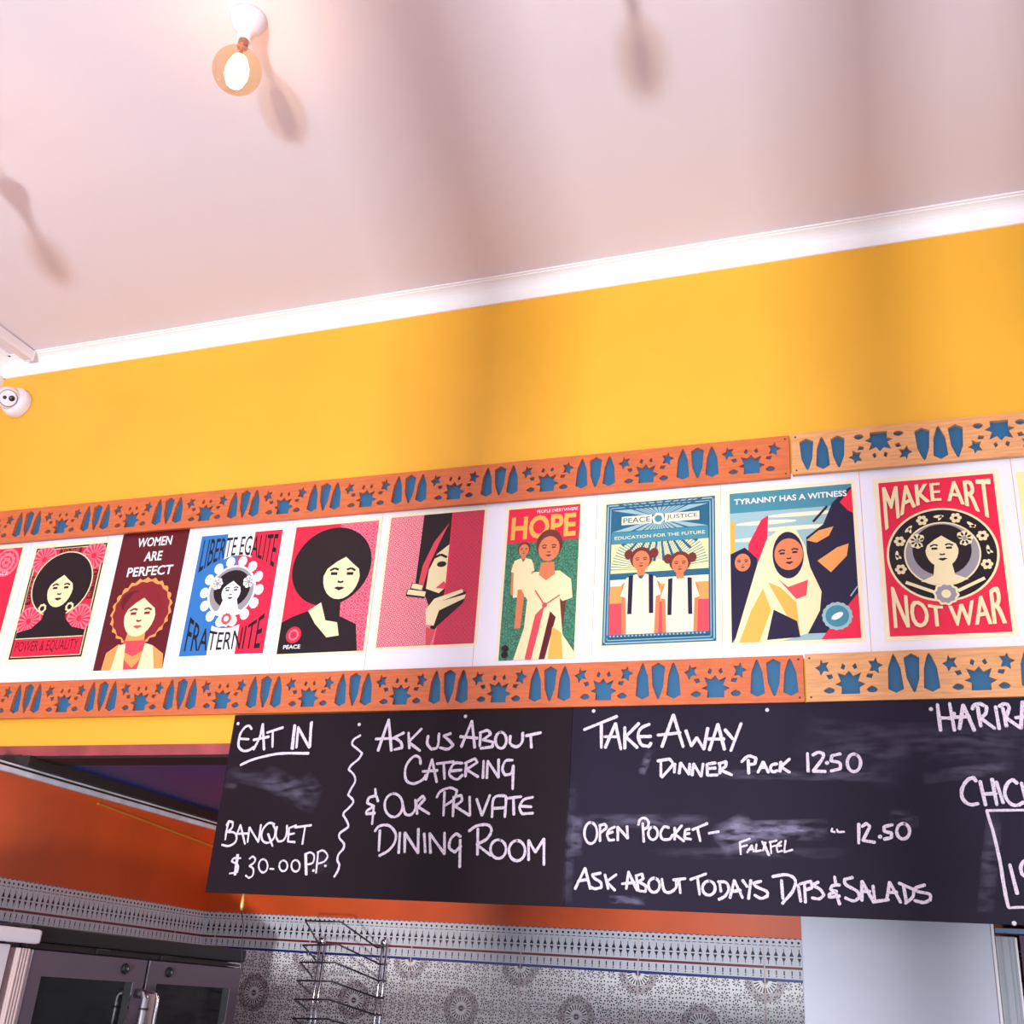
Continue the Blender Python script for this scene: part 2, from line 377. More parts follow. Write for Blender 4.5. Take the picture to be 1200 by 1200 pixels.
# ------------------------------------------------------------------ flat print helpers
class Art:
    """flat print on a rectangle: u right 0..1, v down 0..1"""
    def __init__(s, x0, x1, z0, z1, y): s.r = (x0, x1, z0, z1); s.y = y; s.bm = bmesh.new(); s.m = []; s.l = 0
    def pt(s, u, v):
        x0, x1, z0, z1 = s.r; return Vector((x0+(x1-x0)*u, s.y-.00012*s.l, z1+(z0-z1)*v))
    def mi(s, m):
        if m not in s.m: s.m.append(m)
        return s.m.index(m)
    def poly(s, pts, m, up=True):
        if up: s.l += 1
        pts = [(min(max(a, 0), 1), min(max(b, 0), 1)) for a, b in pts]
        q = []
        for p in pts:
            if not q or (abs(p[0]-q[-1][0])+abs(p[1]-q[-1][1])) > 1e-5: q.append(p)
        if len(q) > 2 and abs(q[0][0]-q[-1][0])+abs(q[0][1]-q[-1][1]) < 1e-5: q.pop()
        if len(q) < 3: return
        ar = sum(q[i-1][0]*q[i][1]-q[i][0]*q[i-1][1] for i in range(len(q)))
        if ar > 0: q = q[::-1]
        try: f = s.bm.faces.new([s.bm.verts.new(s.pt(*p)) for p in q]); f.material_index = s.mi(m)
        except ValueError: pass
    def rect(s, u0, v0, u1, v1, m, up=True): s.poly([(u0, v0), (u1, v0), (u1, v1), (u0, v1)], m, up)
    def ell(s, cu, cv, ru, rv, m, n=28, rot=0, up=True, wob=0, wn=9):
        a_ = s.asp(); pts = []
        for k in range(n):
            t = k*2*math.pi/n; w = 1+wob*math.sin(wn*t)
            x, y = ru*w*math.cos(t), rv*w*math.sin(t)/a_
            pts.append((cu+x*math.cos(rot)-y*math.sin(rot), cv+(x*math.sin(rot)+y*math.cos(rot))*a_))
        s.poly(pts, m, up)
    def asp(s): x0, x1, z0, z1 = s.r; return (x1-x0)/(z1-z0)
    def circ(s, cu, cv, ru, m, n=24, **k): s.ell(cu, cv, ru, ru*s.asp(), m, n, **k)
    def line(s, pts, w, m, up=True):
        if up: s.l += 1
        a_ = s.asp()
        for (a, b), (c, d) in zip(pts, pts[1:]):
            dx, dy = c-a, (d-b)/a_; L = math.hypot(dx, dy) or 1; nx, ny = -dy/L*w/2, dx/L*w/2*a_
            s.poly([(a+nx, b+ny), (c+nx, d+ny), (c-nx, d-ny), (a-nx, b-ny)], m, False)
    def text(s, t, u0, v0, u1, v1, m, warp=None, bold=0):
        s.l += 1; vs, fs = glyphs(t, bold)
        bv = []
        for a, b in vs:
            u, v = u0+(u1-u0)*a, v1+(v0-v1)*b
            if warp: u, v = warp(a, b, u, v)
            bv.append(s.bm.verts.new(s.pt(u, v)))
        for f in fs:
            try: q = s.bm.faces.new([bv[i] for i in f]); q.material_index = s.mi(m)
            except ValueError: pass
    def rays(s, cu, cv, r0, r1, n, m, a0=0, a1=2*math.pi, duty=.5):
        s.l += 1; a_ = s.asp()
        for k in range(n):
            t = a0+(a1-a0)*k/n; h = (a1-a0)/n*duty/2
            s.poly([(cu+r0*math.cos(t-h), cv+r0*math.sin(t-h)*a_), (cu+r1*math.cos(t-h), cv+r1*math.sin(t-h)*a_), (cu+r1*math.cos(t+h), cv+r1*math.sin(t+h)*a_), (cu+r0*math.cos(t+h), cv+r0*math.sin(t+h)*a_)], m, False)
    def flower(s, cu, cv, r, m, c, n=6):
        s.l += 1
        for k in range(n):
            t = k*2*math.pi/n; s.circ(cu+r*.62*math.cos(t), cv+r*.62*math.sin(t)*s.asp(), r*.38, m, 8, up=False)
        s.circ(cu, cv, r*.3, c, 8)
    def border(s, e, w, m):
        a_ = s.asp(); s.l += 1
        E, Wd = e*a_, w*a_
        s.rect(e, E, 1-e, E+Wd, m, False); s.rect(e, 1-E-Wd, 1-e, 1-E, m, False); s.rect(e, E, e+w, 1-E, m, False); s.rect(1-e-w, E, 1-e, 1-E, m, False)
    def done(s, name, parent=None): return build(name, s.bm, s.m, parent, flat=True)
GL = {}
def glyphs(t, bold):
    if (t, bold) in GL: return GL[(t, bold)]
    cu = bpy.data.curves.new('t', 'FONT'); cu.body = t; cu.offset = bold; cu.resolution_u = 3
    to = bpy.data.objects.new('t', cu); C.objects.link(to); me = bpy.data.meshes.new_from_object(to.evaluated_get(bpy.context.evaluated_depsgraph_get()))
    C.objects.unlink(to); xs = [v.co.x for v in me.vertices]; ys = [v.co.y for v in me.vertices]
    a, b, c, d = min(xs), max(xs), min(ys), max(ys)
    if len(t) > 7 and t[:4] in ('MAKE', 'LIBE', 'FRAT') or t == 'NOT WAR':   # finer mesh for the curved slogans
        b2 = bmesh.new(); b2.from_mesh(me); bmesh.ops.triangulate(b2, faces=b2.faces[:])
        for _ in range(2): bmesh.ops.subdivide_edges(b2, edges=[e for e in b2.edges if e.calc_length() > .05], cuts=1, use_grid_fill=True)
        bmesh.ops.triangulate(b2, faces=b2.faces[:]); b2.to_mesh(me); b2.free()
    vs = [((v.co.x-a)/(b-a), (v.co.y-c)/(d-c)) for v in me.vertices]
    r = (vs, [tuple(p.vertices) for p in me.polygons]); GL[(t, bold)] = r; return r
def ink(name, col, pat=None):
    """ink colour; pat=(second colour, cell scale, threshold)"""
    if name in MATS: return MATS[name]
    if not pat: return mat(name, col, .35, spec=.3)
    m, nt, b = mat_nodes(name); X.nt = nt; tc = nt.nodes.new('ShaderNodeTexCoord')
    v = nt.nodes.new('ShaderNodeTexVoronoi'); v.inputs['Scale'].default_value = pat[1]; v.inputs['Randomness'].default_value = pat[3]
    nt.links.new(tc.outputs['Object'], v.inputs['Vector'])
    d = X(v.outputs['Distance']); f = X.op('SINE', d*pat[4]) > pat[2]
    nt.links.new(mixc(nt, f, lin(col), lin(pat[0])), b.inputs['Base Color']); b.inputs['Roughness'].default_value = .3
    MATS[name] = m; return m
I_red = ink('ink_red', (226, 30, 66)); I_blk = ink('ink_black', (27, 12, 20)); I_crm = ink('ink_cream', (236, 216, 172)); I_mar = ink('ink_maroon', (92, 14, 26))
I_brn = ink('ink_brown', (132, 28, 40)); I_wht = ink('ink_white', (240, 232, 238)); I_ora = ink('ink_orange', (232, 150, 84)); I_blu = ink('ink_blue', (44, 112, 184))
I_cor = ink('ink_coral', (216, 70, 84)); I_pk = ink('ink_pink', (236, 120, 138)); I_teal = ink('ink_teal', (66, 132, 152)); I_nav = ink('ink_navy', (30, 20, 54))
I_gold = ink('ink_gold', (226, 168, 78)); I_dteal = ink('ink_deep_teal', (34, 92, 124)); I_sky = ink('ink_sky', (150, 178, 186)); I_grn = ink('ink_green', (60, 130, 100), ((34, 92, 70), 90, .1, .8, 14))
I_lace = ink('ink_lace', (228, 150, 160), ((206, 58, 88), 70, .1, .1, 22)); I_lacer = ink('ink_lace_red', (212, 34, 72), ((160, 20, 56), 70, .2, .1, 22))
I_hex = ink('ink_hex', (226, 54, 88), ((240, 130, 150), 42, .35, .1, 24)); I_paper = ink('paper_cream', (240, 222, 192)); I_skin = ink('ink_skin', (214, 120, 80)); I_skd = ink('ink_skin_dark', (110, 44, 40))
I_paperd = ink('paper_yellow', (240, 222, 160)); I_grey = ink('ink_grey', (150, 142, 150))

def face(A, cu, cv, ru, skin, dark, rot=0, k=1.22, lip=None, cap=None):
    """a plain, generic face: oval, brows, eyes, nose, mouth"""
    a_ = A.asp(); A.ell(cu, cv, ru, ru*k*a_, skin, 24)
    f = lambda x, y: (cu+(x*math.cos(rot)-y*math.sin(rot))*ru, cv+(x*math.sin(rot)+y*math.cos(rot))*ru*a_)
    A.l += 1
    for sx in (-1, 1):
        A.line([f(sx*.22, -.30), f(sx*.45, -.38), f(sx*.70, -.26)], ru*.11, dark, False)
        A.line([f(sx*.26, -.10), f(sx*.62, -.10)], ru*.15, dark, False)
    A.line([f(-.16, .30), f(0, .36), f(.16, .30)], ru*.10, dark, False)
    if cap: A.poly([f(-1.04, .15), f(-.86, -.35), f(-.40, -.72), f(.05, -.98), f(.45, -.66), f(.88, -.35), f(1.04, .15), f(1.16, -.6), f(.7, -1.3), f(0, -1.5), f(-.7, -1.3), f(-1.16, -.6)], cap)
    A.l += 1
    A.poly([f(-.30, .64), f(-.10, .57), f(0, .60), f(.10, .57), f(.30, .64), f(0, .78)], lip or dark, False)

PC = {}
def poster(label, px, paper, margin, sheet, draw, paper_mat=None):
    """px: four corner pixels of the print (TL TR BL BR) on the wall plane; sheet: seam pixels left/right of the laminate"""
    q = [onY(a, b, 2.9965) for a, b in px]
    x0 = (q[0].x+q[2].x)/2; x1 = (q[1].x+q[3].x)/2; z1 = (q[0].z+q[1].z)/2; z0 = (q[2].z+q[3].z)/2
    root = empty('poster', ((sheet[0]+sheet[1])/2, 3, H0+.918), label, 'poster', 'posters along the yellow wall')
    o = Vector(root.location)
    bm = bmesh.new(); add_box(bm, (sheet[0]-o.x+.0008, -.0014, -.006), (sheet[1]-o.x-.0008, -.0004, .560), .0002)
    build('laminated_sheet', bm, M_lam, root)
    ml, mt, mr, mb = margin
    bm = bmesh.new(); add_box(bm, (x0-ml-o.x, -.0019, z0-mb-o.z), (x1+mr-o.x, -.0014, min(z1+mt-o.z, .552)))
    build('paper', bm, paper_mat or I_paper, root)
    A = Art(x0-o.x, x1-o.x, z0-o.z, z1-o.z, -.0020); draw(A); A.done('print', root)
    return root
# ------------------------------------------------------------------ poster pictures (plain generic stand-ins, own lettering)
def d1(A):
    A.rect(0, 0, 1, 1, I_red); cu, cv = .84, .14
    A.circ(cu, cv, .15, I_pk); A.circ(cu, cv, .125, I_red); A.circ(cu, cv, .105, I_pk, wob=.07, wn=12, n=48); A.circ(cu, cv, .07, I_red); A.flower(cu, cv, .06, I_pk, I_red, 6)
    A.text('PEACE', .70, .235, .90, .265, I_wht)
    A.ell(.25, .55, .32, .3, I_blk)
def fan(A, cu, cv, a0):
    A.circ(cu, cv, .17, I_pk, 24); A.rays(cu, cv, .03, .15, 16, I_red); A.circ(cu, cv, .035, I_red); 
def d2(A):
    A.rect(0, 0, 1, 1, I_blk); A.rect(.02, .015, .98, .985, I_crm); A.rect(.035, .022, .965, .978, I_red)
    for c in ((.15, .11), (.85, .11), (.15, .67), (.85, .67)):
        fan(A, *c, 0)
    A.rect(.35, .022, .66, .07, I_mar); A.text('TO THE', .38, .028, .63, .062, I_cor, bold=.01)
    A.rect(.035, .26, .11, .52, I_mar); A.rect(.89, .24, .965, .5, I_mar)
    A.l += 1
    for i, c in enumerate('POWER'): A.text(c, .05, .47-.048*i, .095, .505-.048*i, I_cor)
    for i, c in enumerate('PEOPLE'): A.text(c, .905, .255+.04*i, .95, .285+.04*i, I_cor)
    A.ell(.5, .35, .42, .295, I_crm, 40); A.ell(.5, .35, .405, .285, I_blk, 40)
    A.poly([(.36, .5), (.64, .5), (.66, .66), (.78, .74), (.965, .77), (.965, .83), (.035, .83), (.035, .77), (.22, .74), (.34, .66)], I_blk)
    face(A, .5, .40, .175, I_crm, I_blk, cap=I_blk)
    for u in (.31, .69): A.circ(u, .565, .055, I_crm, wob=.08, wn=8, n=32); A.circ(u, .565, .03, I_blk)
    A.rect(.035, .822, .965, .83, I_crm); A.rect(.035, .83, .965, .978, I_red); A.text('POWER & EQUALITY', .07, .85, .93, .955, I_mar, bold=.005)
def d3(A):
    A.rect(0, 0, 1, 1, I_mar)
    A.text('WOMEN', .25, .045, .76, .115, I_wht, bold=.02); A.text('ARE', .40, .155, .66, .225, I_wht, bold=.02); A.text('PERFECT', .19, .265, .86, .335, I_wht, bold=.02)
    A.ell(.52, .59, .43, .235, I_ora, 72, wob=.045, wn=23); A.ell(.52, .595, .40, .215, I_brn, 60, wob=.03, wn=17); A.ell(.40, .52, .2, .08, I_mar, 30)
    A.poly([(.12, 1), (.14, .88), (.30, .82), (.40, .84), (.64, .84), (.80, .84), (.97, .90), (1, 1)], I_ora)
    A.poly([(.40, .70), (.64, .70), (.68, .92), (.36, .92)], I_ora); A.poly([(.36, .80), (.68, .80), (.68, .87), (.54, .91), (.36, .87)], I_cor)
    A.poly([(.26, 1), (.30, .83), (.40, .82), (.42, .93), (.56, .99), (.66, .93), (.68, .82), (.80, .84), (.88, 1)], I_crm); A.poly([(.42, .93), (.56, .99), (.66, .93), (.64, 1), (.44, 1)], I_cor)
    face(A, .52, .62, .225, I_crm, I_brn, lip=I_cor, cap=I_brn)
def stretch(bulge, sgn):
    def w(a, b, u, v):
        k = (2*a-1)**2*bulge
        if sgn > 0: return u, v+k*(1-b)                    # top line: outer feet hang lower
        return u, v-k*b                                     # bottom line: outer heads stand taller
    return w
def d4(A):
    A.rect(0, 0, 1/3, 1, I_blu); A.rect(1/3, 0, 2/3, 1, I_wht, False); A.rect(2/3, 0, 1, 1, I_red, False)
    A.text('LIBERTE EGALITE', .04, .03, .96, .19, I_blk, stretch(.13, 1), .006); A.text('FRATERNITE', .05, .82, .95, .96, I_blk, stretch(.14, -1), .006)
    A.ell(.5, .49, .40, .30, I_blu, 40)
    A.poly([(.5+.40*math.cos(t), .49+.30*math.sin(t)) for t in [math.pi/2-math.pi*k/20 for k in range(21)]][::-1], I_red)
    A.l += 1
    for k in range(14):
        t = k*2*math.pi/14; A.ell(.5+.33*math.cos(t), .49+.25*math.sin(t), .055, .045, I_wht, 10, up=False)
    A.ell(.5, .49, .29, .215, I_wht, 36); A.ell(.5, .49, .265, .20, I_grey, 36); A.ell(.5, .47, .22, .155, I_blk, 30)
    A.poly([(.42, .55), (.58, .55), (.62, .64), (.74, .67), (.5, .70), (.26, .67), (.38, .64)], I_wht)
    for u in (.31, .69): A.flower(u, .42, .07, I_wht, I_grey, 7)
    face(A, .5, .49, .115, I_wht, I_blk, cap=I_blk)
    A.circ(.5, .715, .085, I_wht, wob=.06, wn=10, n=40); A.circ(.5, .715, .06, I_cor, wob=.06, wn=10, n=40); A.circ(.5, .715, .03, I_wht)
def d5(A):
    A.rect(0, 0, 1, 1, I_red); A.rect(.55, 0, 1, 1, I_hex)
    A.ell(.50, .34, .47, .31, I_blk, 48)
    A.poly([(.40, .55), (.66, .55), (.68, .74), (.40, .74)], I_blk)
    A.poly([(0, .76), (.12, .72), (.30, .68), (.70, .74), (.88, .80), (.93, 1), (0, 1)], I_blk)
    A.poly([(.30, .68), (.44, .62), (.52, .76), (.66, .78), (.70, .88), (.56, .89), (.40, .78)], I_crm)
    face(A, .64, .42, .215, I_crm, I_blk, rot=.06, cap=I_blk)
    A.circ(.17, .86, .09, I_red); A.circ(.17, .86, .06, I_pk, wob=.08, wn=10, n=40); A.circ(.17, .86, .04, I_red); A.text('PEACE', .07, .935, .27, .965, I_wht, bold=.02)
def d6(A):
    A.rect(0, 0, 1, 1, I_lace); A.poly([(.36, 0), (.67, 0), (.67, .6), (.62, .85), (.52, 1), (.56, .8), (.45, .62), (.34, .6)], I_blk)
    A.poly([(.67, 0), (1, 0), (1, 1), (.60, 1), (.67, .6)], I_lacer); A.line([(.67, 0), (.67, .58), (.60, 1)], .018, I_red)
    A.poly([(.64, .08), (.50, .22), (.40, .40), (.37, .58), (.42, .60), (.47, .40), (.56, .22)], I_cor)
    A.poly([(.66, .25), (.54, .32), (.47, .44), (.46, .58), (.60, .62), (.66, .58)], I_crm)
    A.l += 1; A.line([(.52, .345), (.58, .325), (.65, .35)], .025, I_blk, False); A.ell(.60, .40, .05, .022, I_blk, 14, up=False)
    A.poly([(.56, .58), (.64, .53), (.66, .55), (.66, .59)], I_cor)
    for (a, b, c, d) in ((.30, .555, .42, .575), (.26, .60, .46, .625)):
        A.line([(a, b), (c, d)], .075, I_blk); A.line([(a+.01, b-.004), (c, d-.004)], .05, I_crm)
    A.poly([(.50, .76), (.64, .66), (.88, .62), (.86, .70), (.62, .86), (.56, .88)], I_blk)
    A.poly([(.48, .74), (.56, .66), (.84, .60), (.85, .625), (.64, .68), (.88, .64), (.87, .67), (.62, .75), (.58, .86), (.50, .85)], I_crm)
    A.poly([(.50, .87), (.60, .89), (.56, 1), (.52, 1)], I_cor)
def child(A, cu, top, s, coat, skin, hair, base, arms=True, pack=None):
    a_ = A.asp()
    A.poly([(cu-s*.25, top+s*.9*a_), (cu+s*.25, top+s*.9*a_), (cu+s*.22, top+s*1.7*a_), (cu-s*.22, top+s*1.7*a_)], skin)
    if arms:
        for k in (-1, 1): A.poly([(cu+k*s*.75, top+s*1.9*a_), (cu+k*s*1.12, top+s*2.2*a_), (cu+k*s*1.05, min(base, top+s*5.2*a_)), (cu+k*s*.78, min(base, top+s*5.2*a_))], skin, k < 0)
    A.poly([(cu-s*.25, top+s*1.6*a_), (cu-s*.85, top+s*1.8*a_), (cu-s*1.18, top+s*2.9*a_), (cu-s*.88, top+s*3.0*a_), (cu-s*.8, base), (cu+s*.8, base), (cu+s*.88, top+s*3.0*a_), (cu+s*1.18, top+s*2.9*a_), (cu+s*.85, top+s*1.8*a_), (cu+s*.25, top+s*1.6*a_), (cu, top+s*2.0*a_)], coat)
    if pack:
        for k in (-1, 1): A.poly([(cu+k*s*.45, top+s*1.65*a_), (cu+k*s*.72, top+s*1.7*a_), (cu+k*s*.75, top+s*4*a_), (cu+k*s*.5, top+s*4*a_)], pack, k < 0)
    A.ell(cu, top+s*.62*a_, s*.66, s*.68*a_, hair, 24); face(A, cu, top+s*.78*a_, s*.50, skin, hair)
def d7(A):
    A.rect(0, 0, 1, 1, I_grn); A.rect(0, 0, 1, .235, I_red); A.text('PEOPLE EVERYWHERE', .40, .018, .97, .04, I_wht);
    A.text('HOPE', .05, .055, .95, .215, I_gold, bold=.03)
    child(A, .25, .235, .14, I_crm, I_skin, I_skd, .60)
    a_ = A.asp()
    A.poly([(.20, .55), (.30, .55), (.27, .80), (.19, .80)], I_skin); A.poly([(.78, .56), (.88, .55), (.83, .84), (.74, .84)], I_skd)
    A.poly([(.42, .44), (.76, .44), (.92, .50), (.95, .62), (.82, .64), (.78, .62), (.84, .85), (1, .96), (1, 1), (.20, 1), (.32, .80), (.34, .62), (.26, .56), (.28, .48)], I_crm)
    A.poly([(.36, .98), (.46, .72), (.58, .66), (.52, .82), (.44, 1), (.36, 1)], I_cor); A.poly([(.66, .70), (.74, .74), (.62, 1), (.54, 1)], I_mar); A.poly([(.70, .80), (.82, .84), (.86, 1), (.66, 1)], I_gold)
    A.line([(.44, .56), (.58, .66), (.78, .60)], .018, I_cor); A.circ(.58, .66, .035, I_cor)
    A.poly([(.50, .38), (.68, .38), (.70, .46), (.58, .50), (.48, .46)], I_skin)
    A.ell(.60, .26, .18, .10, I_skd, 24); face(A, .60, .29, .145, I_skin, I_skd)
    for v in (.925, .965): A.circ(.08, v, .045, I_blk)
def d8(A):
    A.rect(0, 0, 1, 1, I_dteal); A.border(.012, .012, I_sky); A.border(.04, .008, I_sky)
    A.rect(.06, .30, .94, .52, I_paperd); A.rays(.5, .50, .10, .44, 46, I_teal, math.pi*1.02, math.pi*1.98, .35)
    A.rect(.06, .05, .94, .20, I_dteal)
    A.poly([(.06, .05), (.94, .05), (.5, .13)], I_sky); A.poly([(.06, .21), (.94, .21), (.5, .13)], I_sky); A.rays(.5, .13, .05, .42, 30, I_dteal, duty=.3)
    A.rect(.08, .105, .92, .160, I_dteal); A.rect(.15, .102, .43, .163, I_paper); A.rect(.55, .102, .86, .163, I_paper); A.text('PEACE', .165, .113, .415, .152, I_dteal, bold=.01); A.text('JUSTICE', .565, .113, .845, .152, I_dteal, bold=.01)
    A.circ(.49, .135, .055, I_paper, wob=.06, wn=6, n=36); A.circ(.49, .135, .035, I_teal)
    A.rect(.06, .215, .94, .30, I_teal); A.text('EDUCATION FOR THE FUTURE', .09, .245, .91, .268, I_paper)
    A.rect(.06, .51, .94, .555, I_dteal); A.rect(.06, .555, .94, .60, I_paper); A.rect(.06, .60, .94, .75, I_ora); A.rect(.06, .72, .94, .94, I_cor)
    for cu, tp, s in ((.34, .34, .155), (.69, .39, .145)):
        for k in (-1, 1): A.ell(cu+k*s*.75, tp+.04, s*.26, .035, I_skd, 12)
        child(A, cu, tp, s, I_paper, I_skin, I_skd, .935, pack=I_nav)
    A.rect(.045, .935, .955, .955, I_dteal); A.rays(.5, .5, 0, 0, 1, I_dteal)
    A.l += 1
    for k in range(26): A.rect(.07+k*.033, .94, .085+k*.033, .95, I_sky, False)
def d9(A):
    A.rect(0, 0, 1, 1, I_sky); A.rect(0, 0, 1, .14, I_teal); A.l += 1
    for i, (a, b, c) in enumerate(((.1, .22, .5), (.35, .27, .7), (.05, .33, .5), (.4, .18, .6))): A.ell(a+.2, b, c/2, .014, I_paper, 20, up=False)
    A.rect(0, .20, .04, .42, I_gold); A.poly([(.15, .36), (.26, .20), (.32, .17), (.28, .62), (.14, .62)], I_red)
    A.poly([(0, .42), (.12, .38), (.22, .46), (.22, .62), (.2, .8), (0, 1)], I_nav)
    A.poly([(.62, .34), (.76, .26), (.84, .12), (.97, .03), (1, .02), (1, .96), (.55, .96), (.62, .62)], I_nav); A.poly([(.90, .12), (1, .03), (1, .20), (.96, .18)], I_red)
    A.poly([(.62, .36), (.72, .30), (.84, .28), (.80, .34), (.70, .38)], I_ora); A.poly([(.70, .50), (.86, .42), (.95, .40), (.93, .48), (.80, .58)], I_ora); A.line([(.68, .24), (.80, .14)], .02, I_nav)
    face(A, .10, .48, .065, I_skin, I_nav)
    A.poly([(.70, 1), (.80, .90), (1, .72), (1, 1)], I_red)
    A.poly([(.02, 1), (.10, .80), (.22, .50), (.30, .34), (.42, .26), (.54, .28), (.61, .40), (.64, .54), (.72, .70), (.70, .82), (.60, .96), (.40, 1)], I_crm)
    A.poly([(.06, 1), (.16, .80), (.26, .66), (.32, .80), (.22, 1)], I_gold); A.poly([(.30, .62), (.40, .66), (.52, .76), (.54, .97), (.44, .84)], I_gold)
    A.poly([(.38, .60), (.46, .66), (.62, .62), (.60, .72), (.52, .74)], I_cor); A.poly([(.34, .80), (.52, .88), (.54, .98), (.28, .99)], I_nav)
    A.ell(.47, .45, .125, .155, I_nav, 26); face(A, .475, .445, .115, I_skin, I_nav, rot=-.05)
    A.circ(.83, .86, .115, I_sky, wob=.03, wn=16, n=64); A.circ(.83, .86, .09, I_teal); A.ell(.83, .86, .05, .018, I_wht, 16, rot=-.5)
    A.line([(1, .68), (.94, .74)], .012, I_sky)
    A.text('TYRANNY HAS A WITNESS', .04, .045, .96, .085, I_wht, bold=.02)
def d10(A):
    A.rect(0, 0, 1, 1, I_red)
    A.ell(.5, .50, .475, .300, I_crm, 56); A.ell(.5, .50, .455, .287, I_blk, 56)
    for k in range(11):
        t = math.pi*(1.0+(k-.0)/10*1.0) if 0 else math.radians(160+k*22)
        u, v = .5+.385*math.cos(t), .50+.243*math.sin(t)
        if k % 2 == 0: A.flower(u, v, .052, I_crm, I_blk, 6)
        else: A.l += 1; A.ell(u, v, .045, .010, I_crm, 12, rot=t+math.pi/2, up=False); A.ell(u+.012, v+.01, .03, .008, I_crm, 12, rot=t+.6, up=False)
    A.ell(.5, .50, .325, .205, I_crm, 44); A.ell(.5, .50, .31, .196, I_grey, 44); A.ell(.5, .475, .25, .165, I_blk, 36)
    A.poly([(.43, .55), (.57, .55), (.59, .635), (.70, .67), (.5, .70), (.30, .67), (.41, .635)], I_crm)
    for u in (.30, .70): A.flower(u, .41, .075, I_crm, I_grey, 8)
    face(A, .5, .475, .14, I_crm, I_blk, cap=I_blk)
    for k in (-1, 1): A.line([(.5+k*.10, .74), (.5+k*.33, .67)], .03, I_crm)
    A.circ(.5, .755, .105, I_crm, wob=.06, wn=10, n=50); A.circ(.5, .755, .085, I_grey, wob=.06, wn=10, n=50); A.circ(.5, .755, .04, I_crm)
    for d in (-.006, .0, .006): A.text('MAKE ART', .036+d, .035, .964+d, .155, I_crm, stretch(.17, 1)); A.text('NOT WAR', .046+d, .83, .959+d, .955, I_crm, stretch(.14, -1))
def d11(A):
    A.rect(0, 0, 1, 1, I_paperd)
g3 = .013
SX = lambda px, py: onY(px, py, 2.9985).x
seams = [SX(-60, 650)-.25, SX(34, 650), SX(89.5, 788), SX(195, 782), SX(316, 785), SX(437, 700), SX(554, 773), SX(692.8, 775), SX(847, 769), SX(1006.5, 552), SX(1184, 540), SX(1184, 540)+.46]
PXS = [[(-62, 648), (26, 642.3), (-100, 765), (-7, 768)], [(43, 643), (126, 635.8), (9.7, 772.5), (94.7, 769.7)], [(147, 625), (225, 618.7), (106.7, 784.7), (187.5, 784.7)],
 [(237.5, 627.7), (332.3, 620.8), (208.3, 769), (306.7, 765.6)], [(346.5, 618.3), (443, 609.4), (324.6, 766.7), (426.7, 762)], [(457.3, 605), (567.7, 599), (441.7, 758.5), (555.3, 753.8)],
 [(595.5, 595.9), (679.5, 592), (585.2, 773.7), (672.7, 771.8)], [(709.8, 590.6), (837.8, 581.3), (706, 755.5), (839.3, 752)], [(853.4, 578.4), (996, 567), (859, 753.3), (1011, 747.6)],
 [(1029, 565.5), (1163.8, 555.2), (1043, 745), (1186.6, 741)], [(1190, 552), (1330, 542), (1215, 738), (1360, 732)]]
INFO = [('red poster with a pink rosette, leftmost, cut by the left edge', d1, (.012,)*4, I_paper), ('poster reading POWER & EQUALITY with round black hair on red', d2, (.014,)*4, I_paper),
 ('maroon poster reading WOMEN ARE PERFECT over a curly head', d3, (.0, .0, .004, .012), I_wht), ('blue, white and red poster reading LIBERTE EGALITE FRATERNITE', d4, (.008,)*4, I_wht),
 ('red poster of a black-haired head and shoulders with PEACE seal', d5, (.006, .012, .010, .012), I_paper), ('pink lace-patterned poster of a hooded face behind a hand', d6, (.010,)*4, I_paper),
 ('narrow green and red poster reading HOPE with two children', d7, (.010, .012, .010, .0), I_paper), ('blue-framed poster reading PEACE JUSTICE with two schoolchildren', d8, (.014,)*4, I_paper),
 ('poster reading TYRANNY HAS A WITNESS with a cream headscarf', d9, (.012,)*4, I_paper), ('red poster reading MAKE ART NOT WAR around a black oval', d10, (.014,)*4, I_paper),
 ('plain cream poster, rightmost, cut by the right edge', d11, (.0,)*4, I_paperd)]
for i, (lb, fn, mg, pm) in enumerate(INFO):
    poster(lb, PXS[i], None, mg, (seams[i], seams[i+1]), fn, pm)

